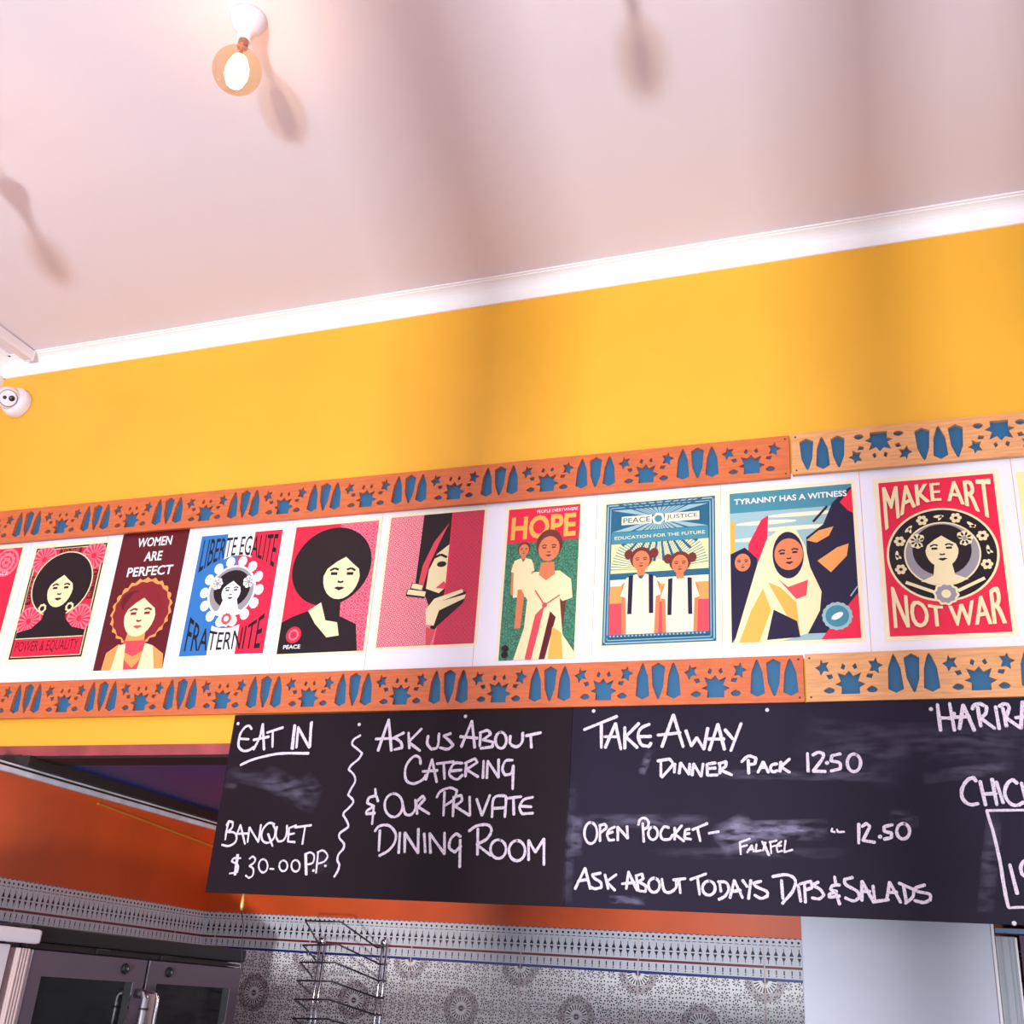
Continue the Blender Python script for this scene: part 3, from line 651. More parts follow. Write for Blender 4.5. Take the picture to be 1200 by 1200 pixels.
# ------------------------------------------------------------------ chalkboards
def chalk_material():
    m, nt, b = mat_nodes('chalk'); X.nt = nt
    tc = nt.nodes.new('ShaderNodeTexCoord'); n = nt.nodes.new('ShaderNodeTexNoise'); n.inputs['Scale'].default_value = 420; n.inputs['Detail'].default_value = 2
    nt.links.new(tc.outputs['Object'], n.inputs['Vector'])
    nt.links.new(mixc(nt, X(n.outputs['Fac']) > .40, lin((150, 138, 156)), lin((220, 204, 220))), b.inputs['Base Color'])
    b.inputs['Roughness'].default_value = .9; return m
M_chalk = chalk_material()
def smear_material():
    m, nt, b = mat_nodes('chalk_smear'); X.nt = nt; m.blend_method = 'BLEND' if hasattr(m, 'blend_method') else None
    tc = nt.nodes.new('ShaderNodeTexCoord'); mp = nt.nodes.new('ShaderNodeMapping'); mp.inputs['Scale'].default_value = (9, 9, 30); nt.links.new(tc.outputs['Object'], mp.inputs[0])
    n = nt.nodes.new('ShaderNodeTexNoise'); n.inputs['Scale'].default_value = 2.2; n.inputs['Detail'].default_value = 7; nt.links.new(mp.outputs[0], n.inputs['Vector'])
    uv = nt.nodes.new('ShaderNodeUVMap'); s = nt.nodes.new('ShaderNodeSeparateXYZ'); nt.links.new(uv.outputs[0], s.inputs[0])
    u, v = X(s.outputs[0]), X(s.outputs[1]); e = (u*(1.0-u))*(v*(1.0-v))*16.0
    e = X.op('POWER', mx(e, 0.), .8)
    at = nt.nodes.new('ShaderNodeAttribute'); at.attribute_name = 'amount'
    al = e*X(at.outputs['Fac'])*mx((X(n.outputs['Fac'])-.36)*3.4, 0.); al = X.op('MINIMUM', al*.42, .6)
    b.inputs['Base Color'].default_value = (*lin((150, 140, 172)), 1); b.inputs['Roughness'].default_value = .95
    nt.links.new(al.v, b.inputs['Alpha']); return m
M_smear = smear_material()
YF = 2.9845                                                  # front face of the boards
def smooth_line(p, closed=False):
    p = [Vector(q) for q in p]
    if len(p) < 3: return p
    if closed: ext = [p[-1]]+p+[p[0], p[1]]
    else: ext = [2*p[0]-p[1]]+p+[2*p[-1]-p[-2]]
    out = []
    for i in range(1, len(ext)-2):
        a, b, c, d = ext[i-1:i+3]
        # keep real corners sharp
        for k in range(4):
            t = k/4; out.append(.5*((2*b)+(c-a)*t+(2*a-5*b+4*c-d)*t*t+(3*b-a-3*c+d)*t**3))
    out.append(ext[-2]); return out
def ribbon(bm, pts, w, y):
    y -= .000012*(len(bm.faces) % 97)/3
    """pts 2D (x,z) world metres"""
    n = len(pts); L = []
    rnd = [random.uniform(.86, 1.14) for _ in pts]
    for i, p in enumerate(pts):
        a = pts[max(i-1, 0)]; b = pts[min(i+1, n-1)]; t = (b-a)
        if t.length < 1e-7: t = Vector((1, 0))
        t.normalize(); nn = Vector((-t.y, t.x))*w/2*rnd[i]; L.append((p+nn, p-nn, t))
    q = [(L[0][0]*.5+L[0][1]*.5-L[0][2]*w*.38, )]
    vs = [(bm.verts.new((a.x, y, a.y)), bm.verts.new((b.x, y, b.y))) for a, b, _ in L]
    for A, B in zip(vs, vs[1:]):
        try: bm.faces.new((A[0], A[1], B[1], B[0]))
        except ValueError: pass
    for (e, sg) in ((0, -1), (n-1, 1)):
        a, b, t = L[e]; c = (a+b)/2; m1 = a*.72+b*.28+t*sg*w*.32; m2 = a*.28+b*.72+t*sg*w*.32
        v1 = bm.verts.new((m1.x, y, m1.y)); v2 = bm.verts.new((m2.x, y, m2.y))
        bm.faces.new((vs[e][0], v1, v2, vs[e][1]))
def corner_split(pts):
    """break a polyline at sharp corners so that curves stay round and corners sharp"""
    out, cur = [], [pts[0]]
    for i in range(1, len(pts)-1):
        cur.append(pts[i]); a = Vector(pts[i])-Vector(pts[i-1]); b = Vector(pts[i+1])-Vector(pts[i])
        if a.length > 0 and b.length > 0 and a.angle(b) > 1.25: out.append(cur); cur = [pts[i]]
    cur.append(pts[-1]); out.append(cur); return out
# strokes traced line by line: (origin x, origin y, zoom, width px, "x,y x,y ; x,y ...") ; "o cx,cy rx,ry" is an oval, ". x,y" a dot
CH_L = {
 'EAT IN': (260, 835, 6.667, 3.2, "235,130 215,105 185,115 150,160 135,215 135,270 170,300 215,295 250,270;140,205 212,210;250,290 300,190 322,90;322,90 332,290;250,215 370,190;355,158 480,118;400,150 398,270;570,100 548,285;574,102 556,285;600,115 585,275;600,120 685,275;705,75 685,275;700,80 690,270;150,410 240,370 360,338 480,320 680,320"),
 'wavy line': (260, 835, 6.667, 2.6, "1085,180 1035,210 1020,250 1060,285 1098,320 1070,365 1015,410 992,445 1035,490 1043,540 1010,600 988,645 1020,675 1028,705 985,755 958,780 952,803 958,813 985,863 985,898 925,943 922,983 955,1023 952,1063 915,1108 905,1153 920,1193 905,1243 880,1283"),
 'BANQUET': (250, 945, 6.667, 2.5, "125,115 108,180 95,260;105,150 125,115 155,125 150,165 115,200;115,200 165,205 185,240 170,285 120,310 70,300;180,235 215,145;215,145 250,295;185,215 275,212;270,280 285,165;285,165 355,280;355,280 375,145;480,140 440,130 400,165 378,220 390,270 430,285 475,250 488,190 470,145;430,215 465,310;500,160 490,230 510,275 550,265 575,215 578,150;650,150 595,170;595,170 585,275 640,280;595,220 635,212;640,165 768,148;720,160 698,295"),
 '$30.00 P.P.': (250, 945, 6.667, 2.2, "215,405 165,405 145,430 195,460 190,515 130,525;198,378 175,535;188,378 168,535;285,410 310,390 330,410 320,440 285,465;285,465 315,490 310,540 280,560 255,540;o 392,465 35,52;445,488 475,490;o 550,465 32,42;o 645,465 33,45;728,370 732,535;720,370 724,535;725,372 760,360 790,385 780,440 735,455;. 785,502;822,355 805,520;815,360 860,345 895,385 870,430 815,450;. 878,465"),
 'ASK US ABOUT': (425, 835, 5.4545, 3.3, "100,245 168,45;168,45 185,245;85,170 215,165;265,130 205,160 245,190 255,225 205,238;295,130 300,230;378,105 295,190 368,245;420,150 415,200 440,235 480,220 490,135;565,135 520,150 560,185 580,210 545,235 495,225;632,220 700,55;700,55 718,225;625,155 735,165;755,130 750,215;750,130 800,115 820,140 770,175;770,175 835,190 830,220 755,230;o 885,178 35,52;945,150 945,200 985,220 1020,190 1025,130;1045,150 1140,130;1075,150 1080,225"),
 'CATERING': (425, 835, 5.4545, 3.1, "372,330 365,290 330,280 285,330 272,390 285,440 330,455 385,430 405,400;405,430 445,300;445,300 475,445;385,378 480,370;475,328 585,315;520,330 525,425;640,325 590,325 560,370 560,405 605,428 640,400;565,375 635,368;665,320 658,410;655,325 720,295 735,320 665,365;665,365 740,412;775,310 770,420;795,420 800,310;800,310 870,415;870,415 870,300;960,305 915,310 895,360 910,400 950,390 965,340;965,340 960,490"),
 '& OUR PRIVATE': (425, 920, 5.4545, 3.0, "82,25 85,60;100,105 90,70 45,80 30,115 75,135;75,135 30,165 25,185 80,180;72,150 62,250;o 200,130 58,75;260,135 275,185 310,190 340,150 338,95;345,110 350,185;345,110 385,70 400,90 355,140;355,140 428,185;475,80 500,40 560,18 605,35 585,90 530,130;525,45 518,195;585,75 578,200;580,80 630,65 635,100 590,135;590,135 685,195;685,75 688,195;730,90 765,195;765,195 815,65;828,205 840,85 905,70 918,90 910,205;840,150 915,145;930,85 1015,75;965,85 968,190;1090,78 1030,95 1005,145 1020,185 1090,180;1010,135 1080,140"),
 'DINING ROOM': (425, 920, 5.4545, 3.1, "80,295 110,262 170,260 212,310 205,370 165,420 108,452;112,290 105,420;240,305 232,435;270,430 272,305;272,305 355,435;355,435 358,280;395,310 402,430;435,435 430,310;430,310 525,440;525,440 525,305;628,330 600,310 565,345 555,400 590,430 630,390;625,350 622,525;680,295 730,262 800,255 825,290 795,345 730,380;730,380 820,450;738,280 735,445;o 868,410 50,60;o 988,420 52,65;1062,480 1062,355;1062,355 1105,430;1105,430 1160,345;1160,345 1160,510"),
}
CH_R = {
 'TAKE AWAY': (660, 825, 5.4545, 3.4, "135,165 345,80;245,130 245,280;270,280 335,125;335,125 370,290;265,210 355,210;395,150 395,285;485,125 400,210;400,210 475,280;552,130 500,155 480,200 500,260 550,272 562,250;485,210 562,208;632,275 705,70;705,70 768,275;605,200 750,185;785,170 820,270;820,270 855,215;855,215 900,290;900,290 925,155;935,295 990,130;990,130 1032,292;930,225 1030,225;1035,165 1085,225;1138,125 1072,300"),
 'DINNER PACK 12.50': (760, 875, 4.444, 3.1, "48,75 110,65 125,95 70,160;65,80 65,155;138,90 135,135;160,140 168,85;168,85 212,145;212,145 215,90;228,150 235,90;235,90 275,155;275,155 285,90;350,85 305,92;305,92 308,150 360,148;305,115 350,112;372,85 372,140;365,90 405,78 400,105 370,120;370,120 435,148;485,80 520,50 560,60 555,90 520,95;520,70 522,140;570,135 598,80;598,80 625,135;580,110 615,108;670,90 645,95 635,115 650,132 672,125;690,80 685,130;735,65 690,105;690,105 735,135;828,35 832,130;855,45 885,30 912,38 905,65 858,128;858,128 922,130;. 930,85;1000,38 955,48;955,48 950,75 995,85 1000,115 950,128;o 1070,85 35,46"),
 'OPEN POCKET': (670, 945, 6, 2.7, "o 135,188 45,75;200,130 200,245;195,135 235,125 245,150 205,185;305,145 265,165 250,200 265,240 300,235;250,195 290,180;325,240 325,145;325,145 395,225;395,225 390,140;470,130 480,95 510,82 540,105 535,145 500,165;500,120 508,250;o 572,190 33,45;685,150 650,145 625,190 640,230 690,230 710,200;725,150 725,235;775,135 725,195;725,195 790,245;830,160 800,170 795,225 840,232;800,195 830,190;850,165 955,120;885,155 905,245;965,190 1035,178"),
 'FALAFEL': (840, 945, 4.615, 1.9, "125,195 180,175;125,195 130,260;130,220 165,210;165,250 190,210;190,210 200,245;170,235 200,232;215,205 210,245 240,238;245,190 280,265;255,195 285,265;265,195 250,240;290,190 295,255;285,195 325,185;292,220 320,212;350,190 325,215 330,248 355,240;330,215 350,212;372,185 365,248 410,235;625,120 620,135 640,140;650,125 655,140 690,138"),
 '12.50': (840, 945, 4.615, 3.0, "768,95 768,200;785,110 810,92 828,110 790,185;790,185 855,195;. 883,165;950,100 905,110;905,110 905,135 945,145 945,170 905,178;o 1008,135 35,42"),
 'ASK ABOUT TODAYS': (670, 945, 6, 2.8, "25,580 95,435;95,435 132,580;45,525 110,515;205,470 145,480 160,505 205,535 210,570 165,580 140,570;235,480 258,580;315,480 245,530;245,530 305,590;385,580 400,460;400,460 460,590;355,545 445,535;455,490 470,595;450,490 495,475 505,510 470,530;470,530 520,560 520,600 480,595;o 580,555 40,50;635,510 650,590 690,605 735,570 735,515;715,518 800,508;755,515 765,610;835,515 945,475;885,500 900,620;o 965,575 45,50;1040,530 1050,600;1030,530 1085,535 1105,580 1080,630 1035,655"),
 'DIPS & SALADS': (840, 945, 4.615, 2.9, "72,495 95,400;95,400 140,495;80,460 130,455;140,400 165,435;185,400 172,500;240,405 200,415 215,435 270,460 275,485 240,498 205,480;302,380 380,370 425,400 410,460 355,525;350,400 358,500;440,425 455,515;475,420 480,520;450,420 510,405 515,440 475,455;550,410 515,425 560,450 580,480 555,500 515,495;637,380 645,425;665,425 625,430 615,450 650,460;650,460 610,475 610,492 665,485;645,470 665,530;735,385 690,395 700,425 760,460 770,495 740,512 695,495;785,510 785,405;785,405 850,520;780,460 830,460;845,430 855,515;855,515 930,505;920,500 935,410;935,410 995,520;925,465 975,465;985,415 1065,450 1060,490 1020,525;1010,430 1025,515;1125,425 1075,440 1085,460 1150,475 1155,505 1120,520 1070,510"),
 'HARIRA': (1080, 815, 8, 3.4, "148,85 178,330;262,75 308,330;185,212 290,210 305,165;355,315 390,90;390,90 495,330;310,205 450,200;525,110 555,290;475,130 490,95 545,80 610,110 600,170 555,215;555,215 685,310;692,105 728,315;760,120 795,290;725,105 780,80 820,110 800,180 790,210;790,210 925,305;945,60 930,310;955,60 1030,310;880,210 1000,200"),
 'CHICK': (1080, 815, 8, 3.3, "510,805 485,770 430,795 385,860 375,930 400,990 460,1025 530,1015;548,805 600,1030;660,785 705,1025;590,925 700,920;700,810 765,1010;895,825 855,790 810,820 780,890 790,960 840,1020 900,1030 960,1000;935,820 985,1010;1070,800 955,910;955,910 1075,1010"),
 'box line': (1130, 930, 7.5, 2.3, "195,150 560,146 1100,150;195,150 260,370 310,600 350,850 385,1000;200,152 268,380 322,620 362,860 392,1000;390,1005 560,1000 1120,1020"),
 '19': (1130, 930, 7.5, 3.2, "400,625 465,880;o 548,660 52,72;600,660 615,880"),
}
SM_L = [(295, 912, 50, 16, .22, .35), (340, 925, 60, 26, .5, .55), (366, 918, 26, 12, .9, .5), (270, 921, 12, 10, .5, .5), (372, 1012, 26, 20, 0, .25)]
SM_R = [(903, 974, 110, 22, -.03, 1.9), (862, 978, 40, 34, -.5, 1.8), (755, 962, 130, 14, .0, .7), (676, 978, 12, 44, .05, .9), (668, 990, 10, 120, .05, .55), (735, 1055, 36, 9, .05, 1.6), (880, 1000, 200, 12, 0, .35),
        (940, 909, 170, 10, .02, .7), (1135, 905, 90, 14, -.12, .7), (1135, 863, 60, 9, 0, .5), (1160, 1010, 18, 110, .1, .5), (1120, 870, 200, 40, 0, .3), (757, 893, 8, 26, .35, 1.2), (1000, 880, 120, 60, .2, .25), (1060, 960, 30, 18, .1, .5)]
def chalkboard(x0, x1, label, words, smears, dots, m):
    root = empty('chalkboard', ((x0+x1)/2, 3, H0+.245), label, 'chalkboard', None)
    ox, oz = (x0+x1)/2, H0+.245
    bm = bmesh.new(); add_box(bm, (x0-ox, YF-3, 0), (x1-ox, -.004, .541), .0008); build('board', bm, m, root)
    for w, (a, b, s, wd_, st) in words.items():
        bm = bmesh.new()
        for k in st.split(';'):
            k = k.strip(); kind = k[0] if k[0] in 'o.' else ''
            nums = [tuple(map(float, q.split(','))) for q in k.lstrip('o.').split()]
            W = wd_*.00258
            tr = lambda p: Vector((lambda v: (v.x-ox, v.z-oz))(onY(a+p[0]/s, b+p[1]/s, YF)))
            if kind == 'o':
                (c, d), (r1, r2) = nums; ph = random.uniform(-2.2, -1.2)
                pts = [tr((c+r1*math.cos(ph+t*2*math.pi/18), d+r2*math.sin(ph+t*2*math.pi/18))) for t in range(19)]
                ribbon(bm, pts, W, YF-3-.0018)
            elif kind == '.':
                ribbon(bm, [tr((nums[0][0]-4, nums[0][1])), tr((nums[0][0]+4, nums[0][1]))], W*1.3, YF-3-.0018)
            else:
                for part in corner_split(nums):
                    ribbon(bm, smooth_line([tr(p) for p in part]) if len(part) > 2 else [tr(part[0]), (tr(part[0])+tr(part[1]))/2, tr(part[1])], W, YF-3-.0018)
        build('chalk_line' if w.endswith('line') else 'chalk_lettering', bm, M_chalk, root, flat=True)
    bm = bmesh.new(); uvl = bm.loops.layers.uv.new('UVMap'); am = bm.verts.layers.float.new('amount'); k_ = 0
    for (cx_, cy_, w, h, rot, amt) in smears:
        k_ += 1; cs = []
        for du, dv in ((-1, 1), (-1, -1), (1, -1), (1, 1)):
            X_, Y_ = du*w*.62, -dv*h*.62; px, py = cx_+X_*math.cos(rot)-Y_*math.sin(rot), cy_+X_*math.sin(rot)+Y_*math.cos(rot)
            v = onY(px, py, YF); vv = bm.verts.new((v.x-ox, YF-3-.0002-.00006*k_, v.z-oz)); vv[am] = amt; cs.append(vv)
        f = bm.faces.new(cs)
        for l, q in zip(f.loops, ((0, 1), (0, 0), (1, 0), (1, 1))): l[uvl].uv = q
    tag(build('chalk_smear', bm, M_smear, root, flat=True), kind='stuff')
    for d in dots:
        v = onY(*d, YF); bm = bmesh.new()
        add_lathe(bm, [(.0001, .0022), (.0045, .0016), (.0055, 0), (.0055, -.002)], 14, (v.x-ox, YF-3-.0001, v.z-oz), Matrix.Rotation(math.pi/2, 4, 'X'))
        build('screw', bm, M_screw, root, True)
    return root
M_board2 = mat('chalkboard_blue', (31, 22, 42), .6, noise=(2.4, .18, one), spec=.15)
xs_ = onY(668, 900, YF).x
chalkboard(-2.066, xs_, 'dark chalkboard offering eat-in banquets and catering, left of the two', CH_L, SM_L, [(421, 849), (545.5, 839.5), (279, 848)], M_board)
chalkboard(xs_+.001, 1.55, 'bluish black chalkboard with take-away prices, right of the two', CH_R, SM_R, [(695.7, 833.2), (899, 832), (1091, 831), (1188.5, 1082)], M_board2)

# ------------------------------------------------------------------ ceiling bulbs
def glass_material():
    m = bpy.data.materials.new('amber_glass'); m.use_nodes = True; nt = m.node_tree; nt.nodes.clear()
    out = nt.nodes.new('ShaderNodeOutputMaterial'); mix = nt.nodes.new('ShaderNodeMixShader'); tr = nt.nodes.new('ShaderNodeBsdfTransparent'); gl = nt.nodes.new('ShaderNodeBsdfGlossy')
    tr.inputs[0].default_value = (.91, .80, .64, 1); gl.inputs['Roughness'].default_value = .05; gl.inputs[0].default_value = (1, .85, .7, 1)
    lw = nt.nodes.new('ShaderNodeLayerWeight'); lw.inputs[0].default_value = .12
    nt.links.new(lw.outputs['Facing'], mix.inputs[0]); nt.links.new(tr.outputs[0], mix.inputs[1]); nt.links.new(gl.outputs[0], mix.inputs[2]); nt.links.new(mix.outputs[0], out.inputs[0])
    return m
M_bulb = glass_material(); M_cap = mat('brass_cap', (176, 120, 100), .3, .7)
M_fil = mat('filament', (255, 220, 160), .5, emit=((255, 226, 186), 22))
def bulb_light(x, y, label, drop=0):
    root = empty('ceiling_bulb', (x, y, ZC), label, 'light bulb', 'bare globe bulbs on the ceiling')
    bm = bmesh.new(); add_lathe(bm, [(.0001, -.0), (.048, 0), (.048, -.006), (.045, -.012), (.040, -.028), (.029, -.045), (.021, -.052), (.0205, -.054), (.018, -.055), (.018, -.078), (.0165, -.080), (.0001, -.080)], 40)
    build('lamp_holder', bm, M_white, root, False)
    for p in root.children[0].data.polygons: p.use_smooth = True
    bm = bmesh.new(); add_lathe(bm, [(.0001, -.080), (.0135, -.080), (.0140, -.084), (.0132, -.088), (.0140, -.092), (.0132, -.096), (.0145, -.102), (.0001, -.102)], 24); build('bulb_cap', bm, M_cap, root, True)
    R_ = .0625; c = -.182; pr = [(.0142, -.102), (.018, -.110)]
    a0 = math.asin(.026/R_)
    for k in range(1, 25):
        t = a0+(math.pi-a0)*k/24; pr.append((max(R_*math.sin(t), .0001), c+R_*math.cos(t)))
    bm = bmesh.new(); add_lathe(bm, pr, 40); build('glass_globe', bm, M_bulb, root, True)
    bm = bmesh.new(); n = 12
    for k in range(n):
        a = k*2*math.pi/n
        add_tube(bm, [(.014*math.cos(a), .014*math.sin(a), c+.040), (.024*math.cos(a), .024*math.sin(a), c+.01), (.025*math.cos(a), .025*math.sin(a), c-.015), (.017*math.cos(a), .017*math.sin(a), c-.044)], .0042, 6)
    f = build('filament', bm, M_fil, root); f.visible_shadow = True
    bm = bmesh.new(); add_tube(bm, [(0, 0, -.10), (0, 0, c+.030)], [.006, .003], 8); build('glass_stem', bm, M_cap, root)
    if drop:                                             # short pendant: everything but the rose hangs lower
        for q in root.children: q.location.z = -drop
        bm = bmesh.new(); add_lathe(bm, [(.0001, 0), (.045, 0), (.045, -.012), (.030, -.022), (.0001, -.022)], 32); build('ceiling_rose', bm, M_white, root, True)
        bm = bmesh.new(); add_tube(bm, [(0, 0, -.02), (0, 0, -drop)], .004, 8); build('cable', bm, M_white, root, True)
    l = bpy.data.lights.new('bulb_glow', 'POINT'); l.energy = .38; l.color = (1, .55, .28); l.shadow_soft_size = .02
    lo = bpy.data.objects.new('bulb_glow', l); C.objects.link(lo); lo.parent = root; lo.location = (0, 0, c-.03-drop)
    return root
bulb_light(-1.510, 1.715, 'glowing amber globe bulb in a white ceiling holder, upper left', 0)
bulb_light(-.490, 1.53, 'globe bulb just outside the top edge, casting the oval shadow top centre', .16)
bulb_light(-2.520, 1.79, 'globe bulb just outside the left edge, casting the long shadow at left', .17)

# ------------------------------------------------------------------ white rail on the ceiling at the left
root = empty('ceiling_rail', (-3.31, 2.9, ZC), 'slim white rail under the ceiling at the left edge, ending over the cornice', 'rail')
bm = bmesh.new(); add_box(bm, (-.022, -1.6, -.048), (.022, .032, -.004), .006); build('rail', bm, M_white, root)
bm = bmesh.new(); add_box(bm, (-.024, .028, -.050), (.024, .036, -.004), .004); build('end_cap', bm, M_white, root)
for yy in (-1.2, -.4):
    bm = bmesh.new(); add_lathe(bm, [(.0001, 0), (.012, 0), (.012, -.006), (.0001, -.006)], 14, (0, yy, 0)); build('mount', bm, M_white, root)

# ------------------------------------------------------------------ security camera in the corner
pc = onY(5, 463, 2.915)
root = empty('security_camera', (pc.x, 3.0, pc.z), 'white turret security camera in the corner under the cornice', 'camera')
to_cam = (Vector((0, 0, H0))-Vector((pc.x, 2.95, pc.z))).normalized(); to_cam = (to_cam+Vector((.10, -.1, -.12))).normalized()
Mq = to_cam.to_track_quat('Z', 'Y').to_matrix().to_4x4()
base = Matrix.Rotation(math.pi/2, 4, 'X')
bm = bmesh.new(); add_lathe(bm, [(.0001, 0), (.060, 0), (.062, .006), (.062, .030), (.056, .044), (.046, .050), (.0001, .050)], 40, (.004, 0, 0), base); build('mount_base', bm, M_white, root, True)
cen = Vector((0, -.062, 0))
def lat(name, prof, m, sm=True):
    bm = bmesh.new(); add_lathe(bm, prof, 36, cen, Mq); return build(name, bm, m, root, sm)
R_ = .047
lat('ball', [(max(R_*math.sin(t*math.pi/16), .0001), R_*math.cos(t*math.pi/16)) for t in range(4, 17)]+[(.0001, -R_)], M_white)
lat('dark_ring', [(.0330, .030), (.0350, .0335), (.0335, .0345), (.0320, .031)], M_black)
lat('face_plate', [(.0001, .036), (.030, .036), (.0322, .034), (.0322, .028), (.0001, .028)], M_white, False)
for (a, b, r) in ((.013, .003, .0120), (-.013, .0, .0075)):
    bm = bmesh.new(); add_lathe(bm, [(.0001, .039), (r*.8, .0388), (r, .037), (r, .034), (.0001, .034)], 24, cen+(Mq.to_3x3() @ Vector((a, b, 0))), Mq); build('lens', bm, M_black, root, True)

# ------------------------------------------------------------------ two-door fridge against the kitchen's left wall (faces +X)
FX = -2.40
root = empty('glass_door_fridge', (FX, 3.22, 0), 'two-door fridge with steel frames and dark glass, lower left', 'fridge')
def fx(px, py, X_=FX): v = onX(px, py, X_); return v.y-3.22, v.z
y0, _ = fx(38, 1117); ym, _ = fx(174, 1126); y1, zd = fx(283, 1133); zd = .049+H0; zt_ = .1145+H0
bm = bmesh.new(); add_box(bm, (-.46, y0-.03, .06), (-.035, y1+.004, zt_-.002), .004); build('body', bm, M_steeld, root)
bm = bmesh.new(); add_box(bm, (-.462, y0-.03, zd+.022), (.004, y1+.012, zt_), .004); build('top_cap', bm, M_black, root)
bm = bmesh.new(); add_box(bm, (-.034, y0-.02, zd+.003), (-.006, y1, zd+.021), .002); build('vent_strip', bm, M_dark, root)
for q in (.28, .58): 
    bm = bmesh.new(); yy = y0+(y1-y0)*q; add_box(bm, (-.008, yy-.03, zd+.004), (.001, yy+.03, zd+.020), .002); build('clip', bm, M_black, root)
bm = bmesh.new(); add_box(bm, (-.010, y1-.085, zd+.004), (.004, y1-.015, zd+.006), 0); add_box(bm, (-.010, y1-.085, zd+.016), (.004, y1-.015, zd+.019)); add_box(bm, (-.010, y1-.018, zd+.004), (.004, y1-.015, zd+.019)); build('hinge', bm, M_chrome, root)
for (a, b, hs) in ((y0, ym-.004, 1), (ym+.010, y1, -1)):
    d = empty('door', (0, 0, 0), None, None); d.parent = root
    bm = bmesh.new(); fw_ = .055
    zb = .12
    add_box(bm, (-.034, a, zd-fw_-.012), (.0, b, zd), 0); add_box(bm, (-.034, a, zb), (.0, b, zb+fw_), 0)
    add_box(bm, (-.034, a, zb+fw_), (0, a+fw_, zd-fw_-.012), 0); add_box(bm, (-.034, b-fw_, zb+fw_), (0, b, zd-fw_-.012), 0); build('frame', bm, M_steeld, d)
    box('glass', (-.026, a+fw_-.004, zb+.05), (-.012, b-fw_+.004, zd-fw_-.006), M_glassd, d)
    yy = b-fw_-.004
    box('bright_edge', (-.012, yy, zb+.05), (.0015, yy+.0045, zd-fw_-.012), M_chrome, d)
    hy = b-.028 if hs > 0 else a+.004
    if hs > 0:
        bm = bmesh.new(); add_tube(bm, [(.001, hy, zd-.098), (.030, hy, zd-.100), (.038, hy, zd-.112), (.038, hy, zd-.9)], .0145, 12); build('handle', bm, M_steel, d, True)
        bm = bmesh.new(); add_tube(bm, [(.038, hy, zd-.138), (.038, hy, zd-.144)], .0153, 12); build('handle_ring', bm, M_dark, d)
    else:
        bm = bmesh.new(); add_box(bm, (.0, hy, zd-.9), (.030, hy+.020, zd-.098), .006); build('handle', bm, M_pink, d)
        bm = bmesh.new(); add_tube(bm, [(.001, hy+.028, zd-.096), (.024, hy+.028, zd-.098), (.030, hy+.028, zd-.110), (.030, hy+.028, zd-.9)], .0065, 10); build('handle_rod', bm, M_chrome, d, True)
        box('bright_edge', (-.012, a-.006, zd-.12), (.0015, a-.0005, zd), M_chrome, d)
    bm = bmesh.new(); ly = (b-.11) if hs > 0 else (a+.105); add_lathe(bm, [(.0001, 0), (.016, 0), (.016, .006), (.012, .010), (.0001, .010)], 20, (0, ly, zd-.030), Matrix.Rotation(math.pi/2, 4, 'Y')); build('lock', bm, M_black, d)
    bm = bmesh.new(); add_lathe(bm, [(.0001, 0), (.004, 0), (.004, .013), (.0001, .013)], 12, (0, ly+.002, zd-.030), Matrix.Rotation(math.pi/2, 4, 'Y')); build('lock_pin', bm, M_chrome, d)
bm = bmesh.new(); add_box(bm, (-.034, y0-.052, .12), (-.006, y0-.004, zd+.002), .001)
for k in range(4): add_box(bm, (-.006, y0-.050+k*.0115, .12), (.0, y0-.0445+k*.0115, zd+.002), .001)
build('ribbed_rail', bm, M_pink, root)
box('bright_edge', (-.006, y0-.0045, .12), (.003, y0-.0005, zd), M_chrome, root)

# ------------------------------------------------------------------ white appliance at the very left
root = empty('white_appliance', (FX, 2.5, 0), 'white boxy appliance with a thick white lid, lower left corner', 'appliance')
ya = onX(13, 1108, FX).y-2.5; yb = onX(40, 1095, FX).y-2.5; z1 = onX(20, 1087, FX).z; z0_ = onX(20, 1104.5, FX).z
bm = bmesh.new(); add_box(bm, (-.50, -.55, .05), (.0, ya, z0_-.006), .004); build('body', bm, M_white, root)
bm = bmesh.new(); add_box(bm, (-.50, -.57, z0_), (.007, ya+.01, z1), 0); add_box(bm, (.006, -.57, z0_), (.036, yb-.006, z1), .009); build('lid', bm, M_white, root)
bm = bmesh.new(); add_box(bm, (-.49, -.54, z0_-.006), (-.01, ya-.01, z0_)); build('seal', bm, M_black, root)

# ------------------------------------------------------------------ wire rack on the tiled wall
root = empty('wire_rack', (-2.18, KY-.012, H0-.3), 'black and chrome wire rack hanging on the patterned tiles', 'rack')
o = Vector(root.location)
def Lp(px, py, Y): return onY(px, py, Y)-o
YW = KY-.035
for (a, b) in (((378, 1104), (361, 1208)), ((451, 1106), (438, 1208))):
    for dx in (-.010, .010):
        p, q = Lp(*a, YW), Lp(*b, YW); q = Vector((p.x, p.y, p.z-.75)); bm = bmesh.new()
        add_tube(bm, [p+Vector((dx, 0, 0)), q+Vector((dx, 0, 0))], .0042, 8); build('upright', bm, M_chrome, root, True)
    p = Lp(*a, YW); bm = bmesh.new(); add_lathe(bm, [(.0001, 0), (.011, 0), (.013, .004), (.011, .008), (.0001, .008)], 18, p+Vector((0, -.008, .004)), Matrix.Rotation(math.pi/2, 4, 'X')); build('hook_cap', bm, M_chrome, root, True)
    bm = bmesh.new(); add_tube(bm, [p+Vector((0, .0, .004)), p+Vector((0, .024, .004))], .004, 8); build('wall_pin', bm, M_chrome, root)
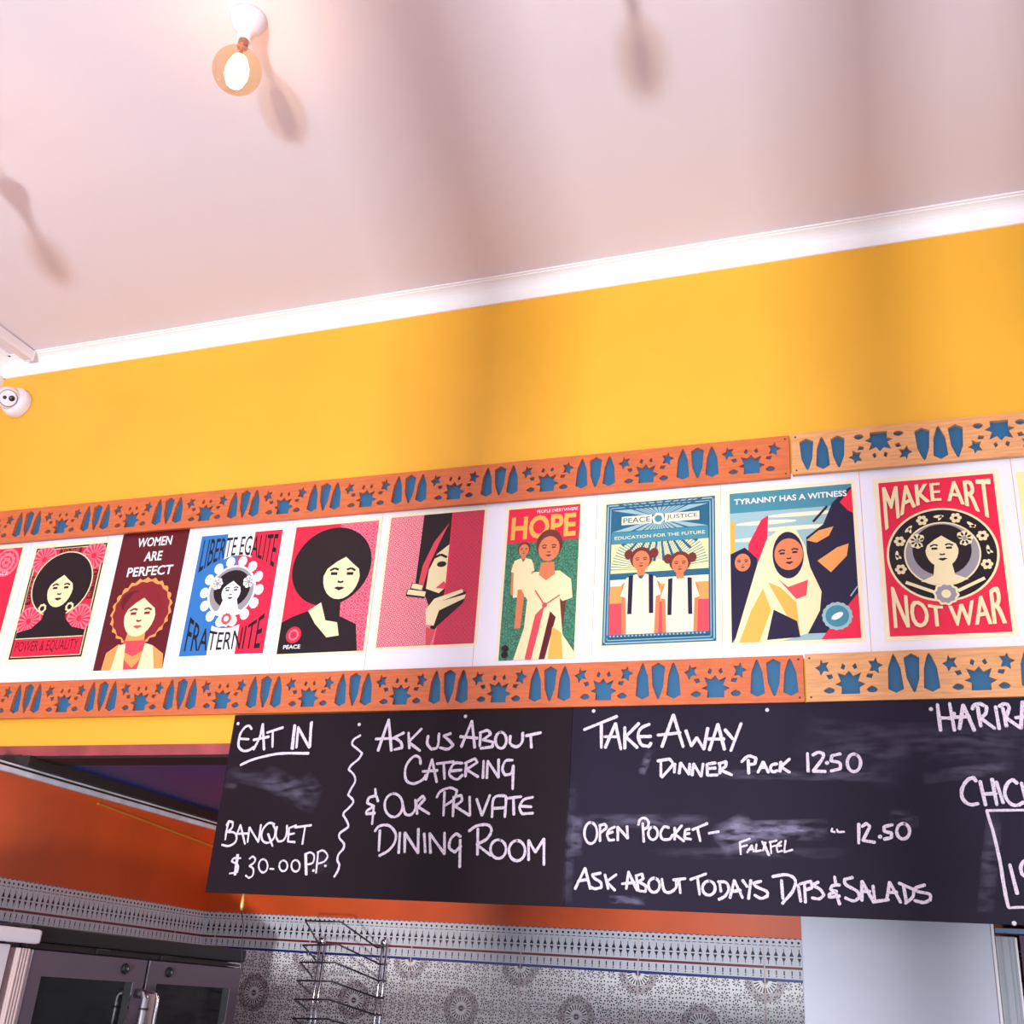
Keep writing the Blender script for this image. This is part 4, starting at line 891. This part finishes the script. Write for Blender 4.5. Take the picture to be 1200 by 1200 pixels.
for k, (A_, B_, C_, D_) in enumerate([((358, 1079), (400, 1080.5), (441, 1110), (374, 1107)), ((355, 1107.5), (397, 1107), (445, 1130), (370, 1125)), ((352, 1127.5), (393, 1128), (443, 1149), (366, 1145)),
        ((348, 1149), (389, 1150), (441, 1169), (364, 1164)), ((345, 1171), (386, 1171.5), (439, 1189), (361, 1184)), ((343, 1193.5), (384, 1194), (437, 1210), (359, 1204)), ((341, 1215), (382, 1216), (436, 1231), (358, 1225))]):
    bm = bmesh.new(); q = [Lp(*D_, YW-.006), Lp(*A_, YW-.17), Lp(*B_, YW-.17), Lp(*C_, YW-.006)]
    add_tube(bm, q, .0034, 8)
    add_tube(bm, [q[3], q[3]+Vector((.03, .004, 0))], .0034, 8)
    build('shelf_wire', bm, M_wire, root, True)

# ------------------------------------------------------------------ cord with a gold tip
pA = onY(285.5, 1046, 3.02); root = empty('hanging_cord', pA, 'thin cord with a gold tip hanging below the left chalkboard', 'cord')
g1 = onY(283, 1067, 3.02)-pA; bm = bmesh.new()
add_tube(bm, [Vector((0, 0, .03)), Vector((0, 0, 0)), g1*.4, g1*.75, g1], [.001, .0035, .0048, .0065, .0045], 10); build('gold_tip', bm, M_brass, root, True)
bm = bmesh.new(); pts = [onY(a, b, 3.02)-pA for a, b in ((283, 1067), (283.5, 1074), (285.5, 1085), (284, 1098), (283, 1115), (284, 1140))]
add_tube(bm, [g1]+pts[1:], .0013, 6); build('wire', bm, M_black, root, True)

# ------------------------------------------------------------------ white panel, metal post and header to the right
YP = 3.30
xa, xb = onY(939, 1100, YP).x, onY(1160, 1082, YP).x
root = empty('partition_panel', ((xa+xb)/2, YP, 0), 'plain white panel below the right chalkboard, lower right', 'panel')
ox = (xa+xb)/2
bm = bmesh.new(); add_box(bm, (xa-ox, 0, .02), (xb-ox, .60, ZK-.02), .003); build('face', bm, M_panel, root)
bm = bmesh.new(); add_box(bm, (xb-ox+.0005, -.002, .02), (xb-ox+.008, .6, ZK-.02), .001); build('edge_strip', bm, M_white, root)
x2 = onY(1189, 1096, YP).x; root = empty('metal_post', ((xb+x2)/2+.004, YP, 0), 'ribbed grey metal post right of the white panel', 'post')
w = (x2-xb-.010)/2
bm = bmesh.new(); add_box(bm, (-w, .006, .0), (w, .06, .257+H0-.016)); 
for a, b, d in ((-w, -w*.72, 0), (-w*.45, -w*.30, .002), (w*.38, w*.5, .002), (w*.82, w, -.002)): add_box(bm, (a, d, 0), (b, .02, .257+H0-.016), .0008)
build('profile', bm, M_alu, root)
box('edge_bead', (w+.0003, -.003, 0), (w+.005, .05, .257+H0-.018), M_white, root)
zh = onY(1180, 1091, YP).z
struct(box('trim_12', (xb+.010, YP-.004, zh-.006), (1.5, YP+.05, zh+.006), M_blueb))
struct(box('wall_kitchen_inner', (x2+.012, YP+.02, 0), (1.5, YP+.04, zh-.008), M_purple))
